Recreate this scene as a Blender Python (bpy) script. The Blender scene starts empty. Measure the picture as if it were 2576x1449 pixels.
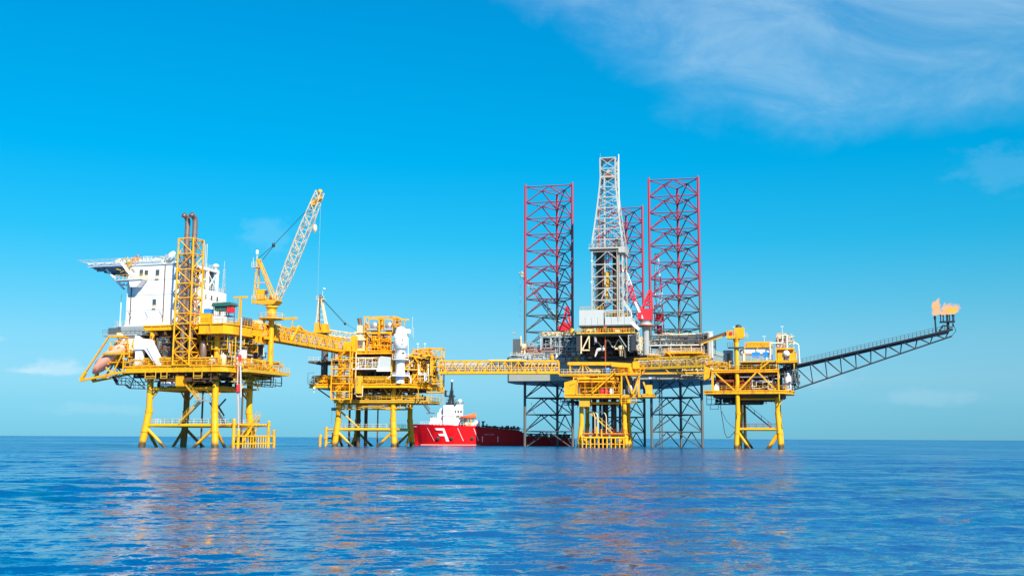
import bpy, bmesh, math, random
from mathutils import Vector, Matrix
import numpy as np
R = math.radians
sc = bpy.context.scene
COL = sc.collection

# ---------------------------------------------------------------- camera
FPX, IMW = 2800.0, 2576.0           # focal length in pixels of a 2576 px wide picture
EYE = 2.5                           # eye height above the sea (m)
PITCH, ROLL = math.atan(377/FPX), R(0.267)
cam_d = bpy.data.cameras.new('camera')
cam_d.sensor_width = 36.0
cam_d.lens = 36.0*FPX/IMW
cam_d.clip_start, cam_d.clip_end = 0.5, 200000
cam = bpy.data.objects.new('camera', cam_d); COL.objects.link(cam)
cam.matrix_world = (Matrix.Translation((0, 0, EYE)) @ Matrix.Rotation(R(90)+PITCH, 4, 'X')
                    @ Matrix.Rotation(ROLL, 4, 'Z'))
sc.camera = cam

# ---------------------------------------------------------------- sky, sun, exposure
SUN_AZ, SUN_EL = R(25.5), R(41)       # the sun stands behind the camera, to the right
sun_to = Vector((math.sin(SUN_AZ)*math.cos(SUN_EL), -math.cos(SUN_AZ)*math.cos(SUN_EL), math.sin(SUN_EL)))
sun_d = bpy.data.lights.new('sun', 'SUN'); sun_d.energy = 5.0; sun_d.angle = R(0.53); sun_d.color = (1, .95, .87)
sun = bpy.data.objects.new('sun', sun_d); COL.objects.link(sun)
sun.rotation_euler = sun_to.to_track_quat('Z', 'Y').to_euler()
sc.view_settings.view_transform = 'Standard'; sc.view_settings.look = 'None'
sc.view_settings.exposure = 0.6; sc.view_settings.gamma = 1.0

class NT:
    """small node-graph helper"""
    def __init__(s, tree): s.t = tree; s.n = tree.nodes; s.l = tree.links
    def new(s, typ, **kw):
        nd = s.n.new(typ)
        for k, v in kw.items(): setattr(nd, k, v)
        return nd
    def put(s, sock, v):
        if hasattr(v, 'is_output'): s.l.new(v, sock)
        else: sock.default_value = v
    def m(s, op, a, b=None, c=None, clamp=False):
        nd = s.new('ShaderNodeMath', operation=op, use_clamp=clamp)
        for i, v in enumerate((a, b, c)):
            if v is not None: s.put(nd.inputs[i], v)
        return nd.outputs[0]
    def step(s, x, a, b, lo=0.0, hi=1.0):
        nd = s.new('ShaderNodeMapRange', interpolation_type='SMOOTHSTEP')
        s.put(nd.inputs[0], x)
        for i, v in zip((1, 2, 3, 4), (a, b, lo, hi)): nd.inputs[i].default_value = v
        return nd.outputs[0]
    def mix(s, f, a, b, blend='MIX'):
        nd = s.new('ShaderNodeMix', data_type='RGBA', blend_type=blend)
        s.put(nd.inputs[0], f); s.put(nd.inputs[6], a); s.put(nd.inputs[7], b)
        return nd.outputs[2]
    def noise(s, vec, scale, detail=3, rough=.55, dist=0.0):
        nd = s.new('ShaderNodeTexNoise')
        if vec is not None: s.l.new(vec, nd.inputs['Vector'])
        nd.inputs['Scale'].default_value = scale; nd.inputs['Detail'].default_value = detail
        nd.inputs['Roughness'].default_value = rough; nd.inputs['Distortion'].default_value = dist
        return nd.outputs[0]
    def comb(s, x, y, z=0.0):
        nd = s.new('ShaderNodeCombineXYZ')
        for i, v in enumerate((x, y, z)): s.put(nd.inputs[i], v)
        return nd.outputs[0]

def build_world():
    w = bpy.data.worlds.new('World'); sc.world = w; w.use_nodes = True
    t = NT(w.node_tree); t.n.clear()
    out = t.new('ShaderNodeOutputWorld'); bg = t.new('ShaderNodeBackground')
    sky = t.new('ShaderNodeTexSky', sky_type='NISHITA', sun_disc=False)
    sky.sun_elevation = SUN_EL
    sky.sun_rotation = math.atan2(sun_to.x, sun_to.y)
    sky.altitude = 0; sky.air_density = 1.0; sky.dust_density = 0.15; sky.ozone_density = 2.0
    tc = t.new('ShaderNodeTexCoord'); sp = t.new('ShaderNodeSeparateXYZ')
    t.l.new(tc.outputs['Generated'], sp.inputs[0])
    x, y, z = sp.outputs
    az = t.m('MULTIPLY', t.m('ARCTAN2', x, y), 57.2958)
    el = t.m('MULTIPLY', t.m('ARCSINE', z), 57.2958)
    # clear blue paling to a milky band above the sea
    rp = t.new('ShaderNodeValToRGB'); cr = rp.color_ramp
    stops = [(0, .165, .51, .98), (.5, .165, .51, .96), (1.5, .20, .53, .90), (3, .30, .61, .86), (5, .31, .69, .86),
             (7, .21, .75, .90), (10, .06, .83, 1.01), (14, .0, .907, 1.16), (17.8, .0, .956, 1.237), (21, .0, .98, 1.32),
             (27, .02, .96, 1.34), (38, .06, .95, 1.25), (47, .45, .98, 1.1), (60, 2.0, 1.35, .95)]  # highest stops warmed: added fill light from the unseen upper sky
    while len(cr.elements) < len(stops): cr.elements.new(.5)
    for e_, (p, r_, g_, b_) in zip(cr.elements, stops):
        e_.position = p/60; e_.color = (r_/2, g_/2, b_/2, 1)
    t.put(rp.inputs[0], t.m('DIVIDE', el, 60.0, clamp=True))
    sc_ = t.new('ShaderNodeVectorMath', operation='SCALE'); t.l.new(rp.outputs[0], sc_.inputs[0]); sc_.inputs['Scale'].default_value = 2.0
    tint = t.mix(1.0, sky.outputs[0], sc_.outputs[0], 'MULTIPLY')
    # high thin cirrus in the upper right
    v1 = t.comb(t.m('MULTIPLY', t.m('ADD', az, t.m('MULTIPLY', el, .9)), .075), t.m('MULTIPLY', el, .15), .3)
    n1 = t.noise(v1, 1.7, 6, .66, .5)
    v2 = t.comb(t.m('MULTIPLY', az, .09), t.m('MULTIPLY', el, .15), 4.1)
    n2 = t.noise(v2, 2.2, 4, .6, .3)
    sd = t.m('ADD', t.m('MULTIPLY', t.m('SUBTRACT', az, 1.0), .54), t.m('MULTIPLY', t.m('SUBTRACT', el, 21.4), .84))
    sd = t.m('ADD', sd, t.m('MULTIPLY', t.m('SUBTRACT', n2, .5), 5.0))
    e2 = t.m('ADD', el, t.m('MULTIPLY', t.m('SUBTRACT', n2, .5), 3.0))
    mask = t.m('MULTIPLY', t.step(sd, -.6, 3.5), t.step(e2, 14.3, 16.6))
    cir = t.m('MULTIPLY', mask, t.m('ADD', .09, t.m('MULTIPLY', t.step(n1, .30, .78), .31)))
    def blob(a0, e0, ra, re, k, flat=False):
        da = t.m('DIVIDE', t.m('SUBTRACT', az, a0), ra)
        de = t.m('DIVIDE', t.m('SUBTRACT', el, e0), re)
        if flat: de = t.m('ADD', t.m('MAXIMUM', de, 0.0), t.m('MULTIPLY', t.m('MINIMUM', de, 0.0), 2.6))
        rr = t.m('SQRT', t.m('ADD', t.m('MULTIPLY', da, da), t.m('MULTIPLY', de, de)))
        vv = t.comb(t.m('MULTIPLY', az, .8), t.m('MULTIPLY', el, 1.3), a0)
        nn = t.noise(vv, 1.3, 5, .6)
        rr = t.m('ADD', rr, t.m('MULTIPLY', t.m('SUBTRACT', nn, .5), 1.5))
        return t.m('MULTIPLY', t.step(rr, 1.0, .25), k)
    cl = t.m('MAXIMUM', cir, blob(-22.3, 3.05, 1.7, .75, .5, True))
    for a in ((-23.3, 3.0, 1.3, .4, .6, True), (-25.2, 4.5, .9, .22, .3), (-12.6, 10.1, 1.7, 1.1, .10), (24.4, 12.7, 3.2, 1.4, .07),
              (20.5, 2.0, 3.0, .55, .13), (-20, 1.3, 4.0, .4, .12), (14.5, 3.1, 3.5, .8, .14)):
        cl = t.m('MAXIMUM', cl, blob(*a))
    col = t.mix(cl, tint, (5.3, 7.0, 7.9, 1))
    t.l.new(col, bg.inputs[0]); bg.inputs[1].default_value = 0.084
    t.l.new(bg.outputs[0], out.inputs[0])
build_world()

# ---------------------------------------------------------------- helpers: materials
def paint(name, col, rough=.5, var=.12, rust=0.0, rustcol=(.16, .06, .025), metal=0.0, scale=.35, spec=.4):
    """painted steel: slow tonal drift, faint vertical streaks, optional rust patches"""
    m = bpy.data.materials.new(name); m.use_nodes = True
    t = NT(m.node_tree); b = t.n['Principled BSDF']
    g = t.new('ShaderNodeNewGeometry')
    mp = t.new('ShaderNodeMapping'); mp.inputs['Scale'].default_value = (1, 1, .3)
    t.l.new(g.outputs['Position'], mp.inputs[0])
    n = t.noise(mp.outputs[0], scale, 4, .6)
    n2 = t.noise(mp.outputs[0], scale*6, 3, .6)
    k = t.m('ADD', t.m('MULTIPLY', t.m('SUBTRACT', n, .5), 2*var), t.m('MULTIPLY', t.m('SUBTRACT', n2, .5), 1.2*var))
    k = t.m('ADD', k, 1.0)
    sc_ = t.new('ShaderNodeVectorMath', operation='SCALE'); sc_.inputs[0].default_value = col
    t.l.new(k, sc_.inputs['Scale'])
    c = sc_.outputs[0]
    if rust > 0:
        n3 = t.noise(mp.outputs[0], scale*3.1, 6, .7)
        f = t.step(n3, .72-.25*rust, .80-.2*rust, 0, .75)
        c = t.mix(f, c, (*rustcol, 1))
    t.l.new(c, b.inputs['Base Color'])
    b.inputs['Roughness'].default_value = rough; b.inputs['Metallic'].default_value = metal
    b.inputs['Specular IOR Level'].default_value = spec
    return m

Y = (.90, .40, .004)
M = dict(
    yellow=paint('yellow_paint', Y, .5, .16, .75, (.38, .14, .02)),
    yellow_worn=paint('weathered_yellow_paint', (.72, .40, .02), .6, .16, .75, (.22, .09, .02)),
    ochre=paint('ochre_paint', (.66, .36, .025), .55, .18, .4, (.25, .11, .03)),
    cream=paint('cream_paint', (.74, .60, .36), .55, .14, .3, (.4, .2, .08)),
    white=paint('white_paint', (.84, .84, .82), .45, .04, .06, (.6, .5, .4)),
    offwhite=paint('grey_white_paint', (.50, .52, .50), .5, .07, .2, (.35, .25, .17)),
    grey=paint('grey_paint', (.33, .36, .36), .5, .10, .25, (.2, .13, .09)),
    dkgrey=paint('dark_grey_paint', (.10, .11, .115), .55, .15, .2, (.12, .07, .05)),
    hull=paint('hull_grey_paint', (.33, .35, .30), .5, .08, .3, (.16, .12, .09)),
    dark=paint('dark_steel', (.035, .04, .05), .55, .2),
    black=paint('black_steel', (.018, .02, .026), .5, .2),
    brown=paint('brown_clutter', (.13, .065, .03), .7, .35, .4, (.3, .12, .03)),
    flue=paint('heat_stained_flue', (.30, .20, .15), .4, .3, .5, (.10, .05, .035), .45),
    steel=paint('bright_steel', (.55, .52, .46), .35, .2, .2, (.3, .2, .1), .5),
    red=paint('red_paint', (.72, .025, .04), .45, .10),
    shipred=paint('ship_red_paint', (.68, .004, .008), .5, .10, .22, (.25, .02, .015), spec=.2),
    rusty=paint('rust_red_gear', (.36, .07, .02), .6, .25, .3),
    boom=paint('warm_boom_paint', (.68, .52, .32), .5, .12, .4, (.5, .2, .06)),
    orange=paint('orange_paint', (.85, .20, .07), .4, .08),
    salmon=paint('sun_faded_orange_paint', (.90, .42, .28), .45, .08),
    blue=paint('blue_paint', (.02, .24, .62), .45, .08),
    green=paint('dark_green_paint', (.03, .13, .10), .55, .2),
    glass=paint('dark_window_glass', (.075, .09, .10), .12, .1),
    shaded_rust=paint('shaded_rusty_leg', (.34, .18, .03), .65, .25, .8, (.07, .045, .03)),  # brown holds both rust and painted-in shade of the far leg and braces
    pile=paint('stained_pile', (.10, .085, .06), .6, .25, .5, (.2, .11, .05)),
    derrick=paint('galvanised_derrick', (.46, .44, .38), .5, .15, .4, (.3, .2, .12)),
)
def leg_material(name, top, bottom, zc, w):
    m = paint(name, top, .5, .15, .3, (.10, .03, .03))
    t = NT(m.node_tree); b = t.n['Principled BSDF']
    c = b.inputs['Base Color'].links[0].from_socket
    g = t.new('ShaderNodeNewGeometry'); sp = t.new('ShaderNodeSeparateXYZ'); t.l.new(g.outputs['Position'], sp.inputs[0])
    n = t.noise(g.outputs['Position'], .25, 4, .6)
    zz = t.m('ADD', sp.outputs[2], t.m('MULTIPLY', t.m('SUBTRACT', n, .5), 4*w))
    t.l.new(t.mix(t.step(zz, zc+w, zc-w), c, (*bottom, 1)), b.inputs['Base Color'])
    return m
M['legred'] = leg_material('jackup_leg_red', (.46, .05, .08), (.15, .145, .125), 46, 5)
M['legbrace'] = leg_material('jackup_brace_red', (.27, .028, .07), (.07, .073, .078), 44, 5)
M['tide'] = leg_material('yellow_leg_paint', Y, (.10, .07, .028), 1.1, .5)

# ---------------------------------------------------------------- helpers: meshes
class MB:
    """collects shapes; build() links them as one mesh object"""
    def __init__(s): s.v = []; s.f = []; s.sm = []
    def add(s, vs, fs, smooth=False):
        o = len(s.v); s.v += [tuple(p) for p in vs]
        s.f += [tuple(i+o for i in f) for f in fs]; s.sm += [smooth]*len(fs)
        return s
    def box(s, a, b):
        (x0, y0, z0), (x1, y1, z1) = a, b
        if x0 > x1: x0, x1 = x1, x0
        if y0 > y1: y0, y1 = y1, y0
        if z0 > z1: z0, z1 = z1, z0
        vs = [(x, y, z) for z in (z0, z1) for y in (y0, y1) for x in (x0, x1)]
        return s.add(vs, [(0, 2, 3, 1), (4, 5, 7, 6), (0, 1, 5, 4), (2, 6, 7, 3), (0, 4, 6, 2), (1, 3, 7, 5)])
    def prism(s, poly, z0, z1):
        """poly: (x, y) counter-clockwise seen from above"""
        n = len(poly)
        vs = [(x, y, z0) for x, y in poly]+[(x, y, z1) for x, y in poly]
        fs = [tuple(range(n-1, -1, -1)), tuple(range(n, 2*n))]+[(i, (i+1) % n, n+(i+1) % n, n+i) for i in range(n)]
        return s.add(vs, fs)
    def slab(s, poly, axis, a, b):
        """poly of (u, z) extruded along v from a to b (axis 'v') or of (v, z) along u (axis 'u')"""
        n = len(poly)
        P = (lambda p, t: (p[0], t, p[1])) if axis == 'v' else (lambda p, t: (t, p[0], p[1]))
        vs = [P(p, a) for p in poly]+[P(p, b) for p in poly]
        fs = [tuple(range(n)), tuple(range(2*n-1, n-1, -1))]+[(i, n+i, n+(i+1) % n, (i+1) % n) for i in range(n)]
        return s.add(vs, fs)
    def tube(s, p, q, r, n=8, r2=None, caps=True):
        p, q = Vector(p), Vector(q); d = q-p
        if d.length < 1e-6: return s
        d.normalize(); a = d.orthogonal().normalized()
        if abs(d.z) > .999: a = Vector((1, 0, 0))
        b = d.cross(a); r2 = r if r2 is None else r2
        vs = []
        for c, rr in ((p, r), (q, r2)):
            for i in range(n):
                t = 2*math.pi*i/n
                vs.append(c+a*(rr*math.cos(t))+b*(rr*math.sin(t)))
        s.add(vs, [(i, (i+1) % n, n+(i+1) % n, n+i) for i in range(n)], n > 5)
        if caps: s.add(vs, [tuple(range(n-1, -1, -1)), tuple(range(n, 2*n))])
        return s
    def path(s, pts, r, n=6):
        for a, b in zip(pts, pts[1:]): s.tube(a, b, r, n)
        return s
    def beam(s, p, q, w, h):
        """rectangular bar from p to q, w wide, h high"""
        p, q = Vector(p), Vector(q); d = (q-p).normalized()
        up = Vector((0, 0, 1)) if abs(d.z) < .98 else Vector((0, 1, 0))
        a = d.cross(up).normalized(); b = a.cross(d).normalized()
        vs = [c+a*(i*w/2)+b*(j*h/2) for c in (p, q) for i, j in ((-1, -1), (1, -1), (1, 1), (-1, 1))]
        return s.add(vs, [(0, 1, 2, 3), (7, 6, 5, 4), (0, 4, 5, 1), (1, 5, 6, 2), (2, 6, 7, 3), (3, 7, 4, 0)])
    def lathe(s, c, prof, n=20, axis='z'):
        """prof: (radius, height) pairs from c along axis"""
        vs = []; c = Vector(c)
        for r, h in prof:
            for i in range(n):
                t = 2*math.pi*i/n; x, y = r*math.cos(t), r*math.sin(t)
                vs.append(c+Vector({'z': (x, y, h), 'u': (h, x, y), 'v': (y, h, x)}[axis]))
        fs = [(j*n+i, j*n+(i+1) % n, (j+1)*n+(i+1) % n, (j+1)*n+i) for j in range(len(prof)-1) for i in range(n)]
        s.add(vs, fs, True)
        return s.add(vs, [tuple(range(n-1, -1, -1)), tuple(range((len(prof)-1)*n, len(prof)*n))])
    def ball(s, c, r, n=12, sz=1.0):
        k = 8
        return s.lathe(c, [(max(1e-3, r*math.sin(math.pi*j/k)), -r*sz*math.cos(math.pi*j/k)) for j in range(k+1)], n)
    def rail(s, pts, h=1.15, gap=1.6, r=.045):
        """hand rail along a line of deck points"""
        for a, b in zip(pts, pts[1:]):
            a, b = Vector(a), Vector(b); L = (b-a).length; n = max(1, round(L/gap))
            for k in (h, h*.52): s.tube(a+Vector((0, 0, k)), b+Vector((0, 0, k)), r, 4, caps=False)
            for i in range(n+1):
                p = a.lerp(b, i/n); s.tube(p, p+Vector((0, 0, h)), r, 4, caps=False)
        return s
    def zig(s, a0, a1, b0, b1, n, r, kind='z', seg=6):
        """bracing between chord a0-a1 and chord b0-b1 in n bays"""
        a0, a1, b0, b1 = map(Vector, (a0, a1, b0, b1))
        for i in range(n+1):
            if kind in 'zxk': s.tube(a0.lerp(a1, i/n), b0.lerp(b1, i/n), r, seg, caps=False)
        for i in range(n):
            A0, A1, B0, B1 = a0.lerp(a1, i/n), a0.lerp(a1, (i+1)/n), b0.lerp(b1, i/n), b0.lerp(b1, (i+1)/n)
            if kind == 'x': s.tube(A0, B1, r, seg, caps=False); s.tube(B0, A1, r, seg, caps=False)
            elif kind in 'zw':
                if i % 2: s.tube(A0, B1, r, seg, caps=False)
                else: s.tube(B0, A1, r, seg, caps=False)
            elif kind == 'k':
                mid = (A1+B1)/2; s.tube(A0, mid, r, seg, caps=False); s.tube(B0, mid, r, seg, caps=False)
        return s

class Frame:
    """a local frame at sea level: u to the right, v away from the viewer, z up"""
    def __init__(s, x, y, yaw):
        s.x, s.y, s.a = x, y, R(yaw); s.c, s.s = math.cos(s.a), math.sin(s.a)
    def w(s, u, v, z=0.0): return (s.x+u*s.c-v*s.s, s.y+u*s.s+v*s.c, z)
WORLD = Frame(0, 0, 0)

class Thing:
    """an Empty at the thing's base; shapes are given in the frame's own metres"""
    def __init__(s, name, label, cat, frame, at, group=None):
        s.off = Vector(at); s.o = bpy.data.objects.new(name, None); COL.objects.link(s.o)
        s.o.location = frame.w(*at); s.o.rotation_euler = (0, 0, frame.a); s.o.empty_display_size = 1
        s.o['label'] = label; s.o['category'] = cat
        if group: s.o['group'] = group
    def part(s, name, mb, mat, parent=None, label=None, stuff=False):
        me = bpy.data.meshes.new(name)
        me.from_pydata([tuple(Vector(p)-s.off) for p in mb.v], [], mb.f)
        me.polygons.foreach_set('use_smooth', mb.sm); me.update()
        me.materials.append(M[mat] if isinstance(mat, str) else mat)
        o = bpy.data.objects.new(name, me); COL.objects.link(o); o.parent = parent or s.o
        if label: o['label'] = label
        if stuff: o['kind'] = 'stuff'
        return o

# ---------------------------------------------------------------- sea
def build_sea():
    rng = random.Random(7)
    # rings: dense where the picture resolves them, then out past the horizon
    rr = [2.0, 4.0, 6.5, 9.0, 11.5]
    inv = np.linspace(1/13.5, 1/900.0, 800)
    rr += list(1/inv)
    rr += [1100, 1400, 1900, 2700, 4000, 7000, 14000, 30000, 70000, 150000]
    rr = np.array(rr)
    fine = np.radians(np.linspace(-31, 31, 760))
    coarse = np.radians(np.linspace(31, 329, 72))[1:-1]
    th = np.concatenate([fine, coarse])
    na, nr = len(th), len(rr)
    RR, TH = np.meshgrid(rr, th, indexing='ij')
    X, Yc = RR*np.sin(TH), RR*np.cos(TH)
    Z = np.zeros_like(X)
    gapx = np.gradient(rr)[:, None]                      # radial spacing: drop waves the mesh cannot hold
    wind = math.radians(-78)                             # waves run mostly across the view, slightly towards it
    for i in range(90):
        lam = 0.5*(14/0.5)**((i+rng.random())/90)
        d = wind+rng.gauss(0, .38)
        amp = .0030*lam**.7
        k = 2*math.pi/lam
        fade = np.clip(lam/(2.2*gapx)-1.0, 0, 1)
        ph = rng.random()*6.283
        # slow groups make calmer and rougher patches
        Z += fade*amp*np.sin(k*(X*math.cos(d)+Yc*math.sin(d))+ph)
    Z[:2] = 0
    # slow groups: patches of calmer and rougher water
    G = 1+.45*np.sin(X*.11+Yc*.05+1)*np.sin(Yc*.13-X*.03)+.25*np.sin(X*.031-Yc*.07)
    Z *= np.clip(G, .35, 1.7)
    vs = np.stack([X, Yc, Z], -1).reshape(-1, 3)
    me = bpy.data.meshes.new('sea')
    i = np.arange(nr-1)[:, None]; j = np.arange(na)[None, :]; j2 = (j+1) % na
    q = np.stack([i*na+j, (i+1)*na+j, (i+1)*na+j2, i*na+j2], -1).reshape(-1, 4)[:, ::-1]
    n = len(q)
    me.vertices.add(len(vs)+1); me.vertices.foreach_set('co', np.vstack([vs, [[0, 0, 0]]]).ravel())
    tri = np.stack([np.full(na, len(vs)), (np.arange(na)+1) % na, np.arange(na)], -1)
    me.loops.add(n*4+na*3); me.loops.foreach_set('vertex_index', np.concatenate([q.ravel(), tri.ravel()]))
    me.polygons.add(n+na)
    me.polygons.foreach_set('loop_start', np.concatenate([np.arange(n)*4, n*4+np.arange(na)*3]))
    me.polygons.foreach_set('use_smooth', [True]*(n+na))
    me.update(calc_edges=True); me.validate()
    m = bpy.data.materials.new('sea_water'); m.use_nodes = True
    t = NT(m.node_tree); b = t.n['Principled BSDF']
    g = t.new('ShaderNodeNewGeometry')
    mp = t.new('ShaderNodeMapping'); mp.inputs['Scale'].default_value = (.62, 1, 1); mp.inputs['Rotation'].default_value = (0, 0, R(8))
    t.l.new(g.outputs['Position'], mp.inputs[0])
    def ripples(scale, detail, rough, amount):
        nd = t.new('ShaderNodeTexNoise'); t.l.new(mp.outputs[0], nd.inputs['Vector'])
        nd.inputs['Scale'].default_value = scale; nd.inputs['Detail'].default_value = detail
        nd.inputs['Roughness'].default_value = rough
        a1 = t.new('ShaderNodeVectorMath', operation='SUBTRACT'); t.l.new(nd.outputs['Color'], a1.inputs[0])
        a1.inputs[1].default_value = (.5, .5, .5)
        a2 = t.new('ShaderNodeVectorMath', operation='MULTIPLY'); t.l.new(a1.outputs[0], a2.inputs[0])
        a2.inputs[1].default_value = (amount*.4, amount, 0)
        return a2.outputs[0]
    def vadd(p, q):
        nd = t.new('ShaderNodeVectorMath', operation='ADD'); t.l.new(p, nd.inputs[0]); t.l.new(q, nd.inputs[1])
        return nd.outputs[0]
    n3 = t.noise(mp.outputs[0], .045, 3, .5)
    ln = t.new('ShaderNodeVectorMath', operation='LENGTH'); t.l.new(g.outputs['Position'], ln.inputs[0])
    def times(p, k):
        nd = t.new('ShaderNodeVectorMath', operation='SCALE'); t.l.new(p, nd.inputs[0]); t.l.new(k, nd.inputs['Scale'])
        return nd.outputs[0]
    rp_ = vadd(ripples(1.6, 4, .85, 1.55), times(ripples(.32, 3, .75, 1.2), t.step(ln.outputs['Value'], 22, 65, .22, 1.0)))
    rp_ = vadd(rp_, times(ripples(.075, 3, .7, 1.1), t.step(ln.outputs['Value'], 60, 170, .12, 1.0)))
    far = t.new('ShaderNodeVectorMath', operation='SCALE'); t.l.new(rp_, far.inputs[0])
    calm = t.noise(mp.outputs[0], .03, 3, .6)
    # roughness stands in for the ripples too small to be seen one by one, more of them the farther out
    t.l.new(t.m('MULTIPLY', t.step(t.m('LOGARITHM', ln.outputs['Value'], 2.718), 2.8, 5.6, .07, .21), t.step(t.noise(mp.outputs[0], .012, 4, .65), .36, .62, .78, 1.15)), b.inputs['Roughness'])
    t.l.new(t.m('MULTIPLY', t.step(ln.outputs['Value'], 30, 250, 1.0, .8), t.step(calm, .3, .7, .7, 1.35)), far.inputs['Scale'])
    nv = vadd(far.outputs[0], g.outputs['Normal'])
    nn = t.new('ShaderNodeVectorMath', operation='NORMALIZE'); t.l.new(nv, nn.inputs[0])
    t.l.new(nn.outputs[0], b.inputs['Normal'])
    t.l.new(t.mix(n3, (.000, .050, .17, 1), (.000, .085, .24, 1)), b.inputs['Base Color'])
    b.inputs['IOR'].default_value = 1.333
    b.inputs['Specular IOR Level'].default_value = .5
    me.materials.append(m)
    o = bpy.data.objects.new('sea', me); COL.objects.link(o)
    o['kind'] = 'structure'; o['label'] = 'calm rippled deep blue open sea'
    return o
build_sea()

A = Frame(-67.32, 254.00, -17.7); B = Frame(-32.07, 304.00, -9.6); C = Frame(19.08, 305.00, -10.4)
D = Frame(58.47, 290.00, -15); E = Frame(49.46, 335.00, -13)

# ---------------------------------------------------------------- equipment that fills the decks
def vessel_up(c, r, h):
    return MB().lathe(c, [(r*.9, 0), (r*.9, .25), (r, .3), (r, h-r*.5), (r*.8, h-r*.18), (r*.35, h-.02), (.12, h), (.12, h+.35)], 14)
def vessel_flat(c, r, L, axis='u'):
    mb = MB().lathe((c[0]-(L/2 if axis == 'u' else 0), c[1]-(L/2 if axis == 'v' else 0), c[2]+r+.35),
                    [(.1, 0), (r*.6, .08*r), (r*.9, .3*r), (r, .6*r), (r, L-.6*r), (r*.9, L-.3*r), (r*.6, L-.08*r), (.1, L)], 14, axis)
    for k in (-.3, .3):
        x, y = (c[0]+k*L, c[1]) if axis == 'u' else (c[0], c[1]+k*L)
        mb.box((x-.15, y-.15-r*.5, c[2]), (x+.15, y+.15+r*.5, c[2]+.6+r*.3))
    mb.tube((c[0], c[1], c[2]+2*r+.3), (c[0], c[1], c[2]+2*r+.8), .15)
    return mb
def cabinet(c, w, d, h):
    x, y, z = c
    mb = MB().box((x-w/2, y-d/2, z+.15), (x+w/2, y+d/2, z+h)).box((x-w/2+.1, y-d/2+.1, z), (x+w/2-.1, y+d/2-.1, z+.15))
    n = max(1, round(w/.9))
    for i in range(n):
        a = x-w/2+w*(i+.12)/n
        mb.box((a, y-d/2-.05, z+.3), (a+w*.76/n, y-d/2, z+h-.15))
    return mb.box((x-w/2-.06, y-d/2-.08, z+h), (x+w/2+.06, y+d/2+.06, z+h+.08))
def pump(c, w):
    x, y, z = c
    mb = MB().box((x-w/2, y-.6, z), (x+w/2, y+.6, z+.3)).tube((x-w*.4, y, z+.85), (x+w*.1, y, z+.85), .45, 10)
    mb.tube((x+w*.1, y, z+.85), (x+w*.25, y, z+.85), .2, 8).box((x+w*.22, y-.45, z+.3), (x+w*.45, y+.45, z+1.3))
    return mb.tube((x+w*.33, y, z+1.3), (x+w*.33, y, z+2.3), .16, 8)
def pipes(rng, u, v, z, n, r=(.06, .16)):
    """square-cornered pipe runs inside a box"""
    mb = MB()
    for _ in range(n):
        p = [rng.uniform(*u), rng.uniform(*v), rng.uniform(*z)]; rr = rng.uniform(*r); pts = [tuple(p)]
        ax = rng.choice((0, 2, 0, 1))
        for k in range(rng.randint(2, 4)):
            lim = (u, v, z)[ax]; p[ax] = rng.uniform(*lim); pts.append(tuple(p))
            ax = rng.choice([a for a in (0, 1, 2, 2) if a != ax])
        mb.path(pts, rr, 6)
        for q in pts[1:-1]: mb.ball(q, rr*1.25, 6)
        for q in (pts[0], pts[-1]): mb.box((q[0]-rr*1.7, q[1]-rr*1.7, q[2]-.08), (q[0]+rr*1.7, q[1]+rr*1.7, q[2]+.08))
    return mb
def fill(T, seed, u, v, z0, z1, n, mats, big=1.0):
    """a crowd of vessels, cabinets, pumps standing on a deck: each its own part"""
    rng = random.Random(seed)
    H = z1-z0
    for i in range(n):
        x, y = u[0]+(u[1]-u[0])*(i+rng.uniform(.25, .75))/n, rng.uniform(*v)
        m = rng.choice(mats); k = rng.choice('uuvccp')
        w = (u[1]-u[0])/n*rng.uniform(.6, .95)*big
        if k == 'u': T.part('vertical_vessel', vessel_up((x, y, z0), max(.35, min(w*.5, 1.1)), H*rng.uniform(.55, .92)), m)
        elif k == 'v': T.part('horizontal_vessel', vessel_flat((x, y, z0), max(.4, min(H*.2, .9)), max(2.2, w*1.3)), m)
        elif k == 'c': T.part('cabinet', cabinet((x, y, z0), max(.9, w), 1.4, H*rng.uniform(.4, .75)), m)
        else: T.part('pump', pump((x, y, z0), max(1.6, w)), m)
def deck_mb(poly, z0, z1, web=.22):
    """deck: plate on an edge girder with flanges"""
    n = len(poly); cx = sum(p[0] for p in poly)/n; cy = sum(p[1] for p in poly)/n
    def inset(d):
        out = []
        for x, y in poly:
            L = math.hypot(x-cx, y-cy); out.append((x-(x-cx)*d*1.3/L, y-(y-cy)*d*1.3/L))
        return out
    mb = MB().prism(poly, z1-.28, z1).prism(inset(web), z0+.22, z1-.28).prism(inset(.02), z0, z0+.22)
    # web stiffeners
    for (ax, ay), (bx, by) in zip(poly, poly[1:]+poly[:1]):
        L = math.hypot(bx-ax, by-ay); k = max(1, int(L/2.2))
        for i in range(1, k):
            t = i/k; x, y = ax+(bx-ax)*t, ay+(by-ay)*t
            d = math.hypot(x-cx, y-cy); x, y = x-(x-cx)*.12/d, y-(y-cy)*.12/d
            mb.box((x-.07, y-.07, z0+.22), (x+.07, y+.07, z1-.28))
    return mb
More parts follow.
